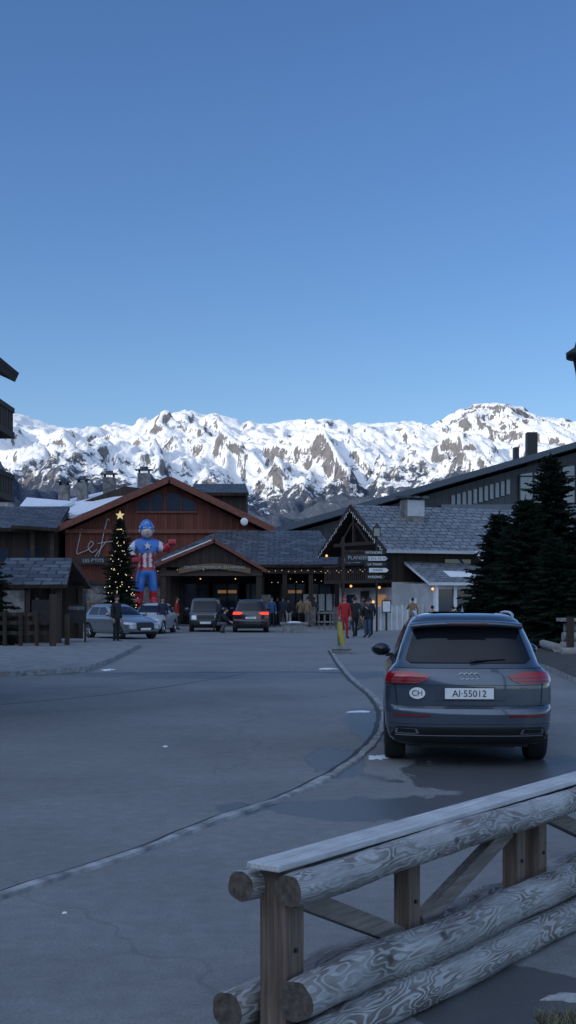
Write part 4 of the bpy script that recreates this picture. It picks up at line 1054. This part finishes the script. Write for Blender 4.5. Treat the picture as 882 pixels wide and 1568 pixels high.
person((-6.0,70.5,0),R(90),C_red,C_navy,pose='stand'); person((-10.1,52.5,.12),R(150),C_blk,C_red,pose='stand')
T=Thing('terrace_bench',(7.8,66.1,0)); T.p('seat').b(-1.0,1.0,-.3,.1,.40,.46,M_greywood)
for x in (-.9,.9): T.p('legs').b(x-.05,x+.05,-.25,.05,0,.40,M_greywood)
T.done()

def vinyl(n,c): return simple(n,c,.35,var=.08,coat=.3)
I_b=vinyl('blue_vinyl',(.03,.16,.52)); I_r=vinyl('red_vinyl',(.42,.02,.03)); I_w=vinyl('white_vinyl',(.62,.66,.72)); I_s=vinyl('face_vinyl',(.55,.42,.38))
T=Thing('inflatable_superhero',(-7.8,72,1.1),R(12),1.05)
J={'pel':(0,0,2.15),'wai':(0,0,2.6),'che':(0,0,3.2),'nek':(0,0,3.7),'shl':(-.58,0,3.42),'ell':(-.92,-.05,3.0),'wrl':(-.66,-.3,2.62),'shr':(.58,0,3.42),'elr':(1.02,-.1,3.12),'wrr':(1.25,-.4,3.4),
 'hil':(-.26,0,1.9),'knl':(-.36,-.08,1.15),'anl':(-.42,0,.4),'tol':(-.48,-.4,.26),'hir':(.26,0,1.9),'knr':(.34,-.05,1.15),'anr':(.36,0,.4),'tor':(.42,-.4,.26)}
rad={'pel':(.34,.3),'wai':(.34,.3),'che':(.52,.4),'nek':.22,'shl':.30,'ell':.25,'wrl':.2,'shr':.30,'elr':.25,'wrr':.2,'hil':.31,'knl':.25,'anl':.24,'tol':.22,'hir':.31,'knr':.25,'anr':.24,'tor':.22}
names=list(J); ix={k:i for i,k in enumerate(names)}
bones=[('pel','wai'),('wai','che'),('che','nek'),('che','shl'),('shl','ell'),('ell','wrl'),('che','shr'),('shr','elr'),('elr','wrr'),('pel','hil'),('hil','knl'),('knl','anl'),('anl','tol'),('pel','hir'),('hir','knr'),('knr','anr'),('anr','tor')]
me=skinmesh([J[k] for k in names],[(ix[a],ix[b_]) for a,b_ in bones],[rad[k] for k in names],0,3)
me.materials.clear()
for m_ in (I_b,I_r,I_w): me.materials.append(m_)
for p_ in me.polygons:
    c=p_.center; k=0
    if c.z<.95: k=1
    elif 2.2<c.z<2.95 and abs(c.x)<.5: k=1 if int((c.x+5)/.15)%2 else 2
    elif 2.02<c.z<=2.2 and abs(c.x)<.5: k=1
    if c.x<-.62 and c.z>2.85: k=2
    if c.x<-.55 and 2.3<c.z<=2.85: k=1
    if c.x>.62 and c.z>2.6: k=2 if c.x<.82 else 1
    p_.material_index=k
T.child('body',me)
h_=T.p('head'); h_.sph((0,-.03,4.22),(.37,.40,.50),I_b,20,14); h_.sph((0,-.17,4.02),(.31,.32,.31),I_s,16,10)
for s_ in (-1,1):
    h_.sph((s_*.13,-.40,4.24),(.08,.05,.05),I_w,10,8); h_.sph((s_*.13,-.445,4.24),(.03,.02,.03),M_black,8,6)
    h_.sph((s_*.36,-.05,4.30),(.03,.16,.07),I_w,10,8); h_.sph((s_*.36,-.02,4.10),(.05,.09,.11),I_s,10,8)
h_.sph((0,-.50,4.07),(.055,.07,.08),I_s,10,8); h_.sph((0,-.47,3.91),(.10,.03,.02),I_r,10,6)
h_.tube([(-.10,-.37,4.44),(0,-.36,4.58),(.10,-.37,4.44)],.025,I_w,6)
hn=T.p('hands')
for (cx,cy,cz) in ((-.60,-.42,2.52),(1.27,-.55,3.48)):
    hn.sph((cx,cy,cz),(.2,.18,.2),I_r,12,8)
    for q_ in range(4): hn.tube([(cx-.14+.09*q_,cy-.1,cz+.12),(cx-.14+.09*q_,cy-.24,cz+.08),(cx-.14+.09*q_,cy-.22,cz-.06)],[.06,.06,.05],I_r,8)
    hn.tube([(cx+.15,cy,cz),(cx+.2,cy-.12,cz+.1),(cx+.1,cy-.22,cz+.14)],[.06,.06,.045],I_r,8)
stp=[]
for k in range(10):
    a=math.pi/2+math.pi*k/5; rr=.2 if k%2==0 else .085; stp.append((rr*math.cos(a),3.3+rr*math.sin(a)))
T.p('chest_star').prism(stp,-.56,-.30,I_w)
T.p('base').box((0,0,.06),(1.5,1.3,.2),I_r); T.p('podium').b(-.8,.8,-.7,.7,-1.04,-.05,M_dkwood); T.done()
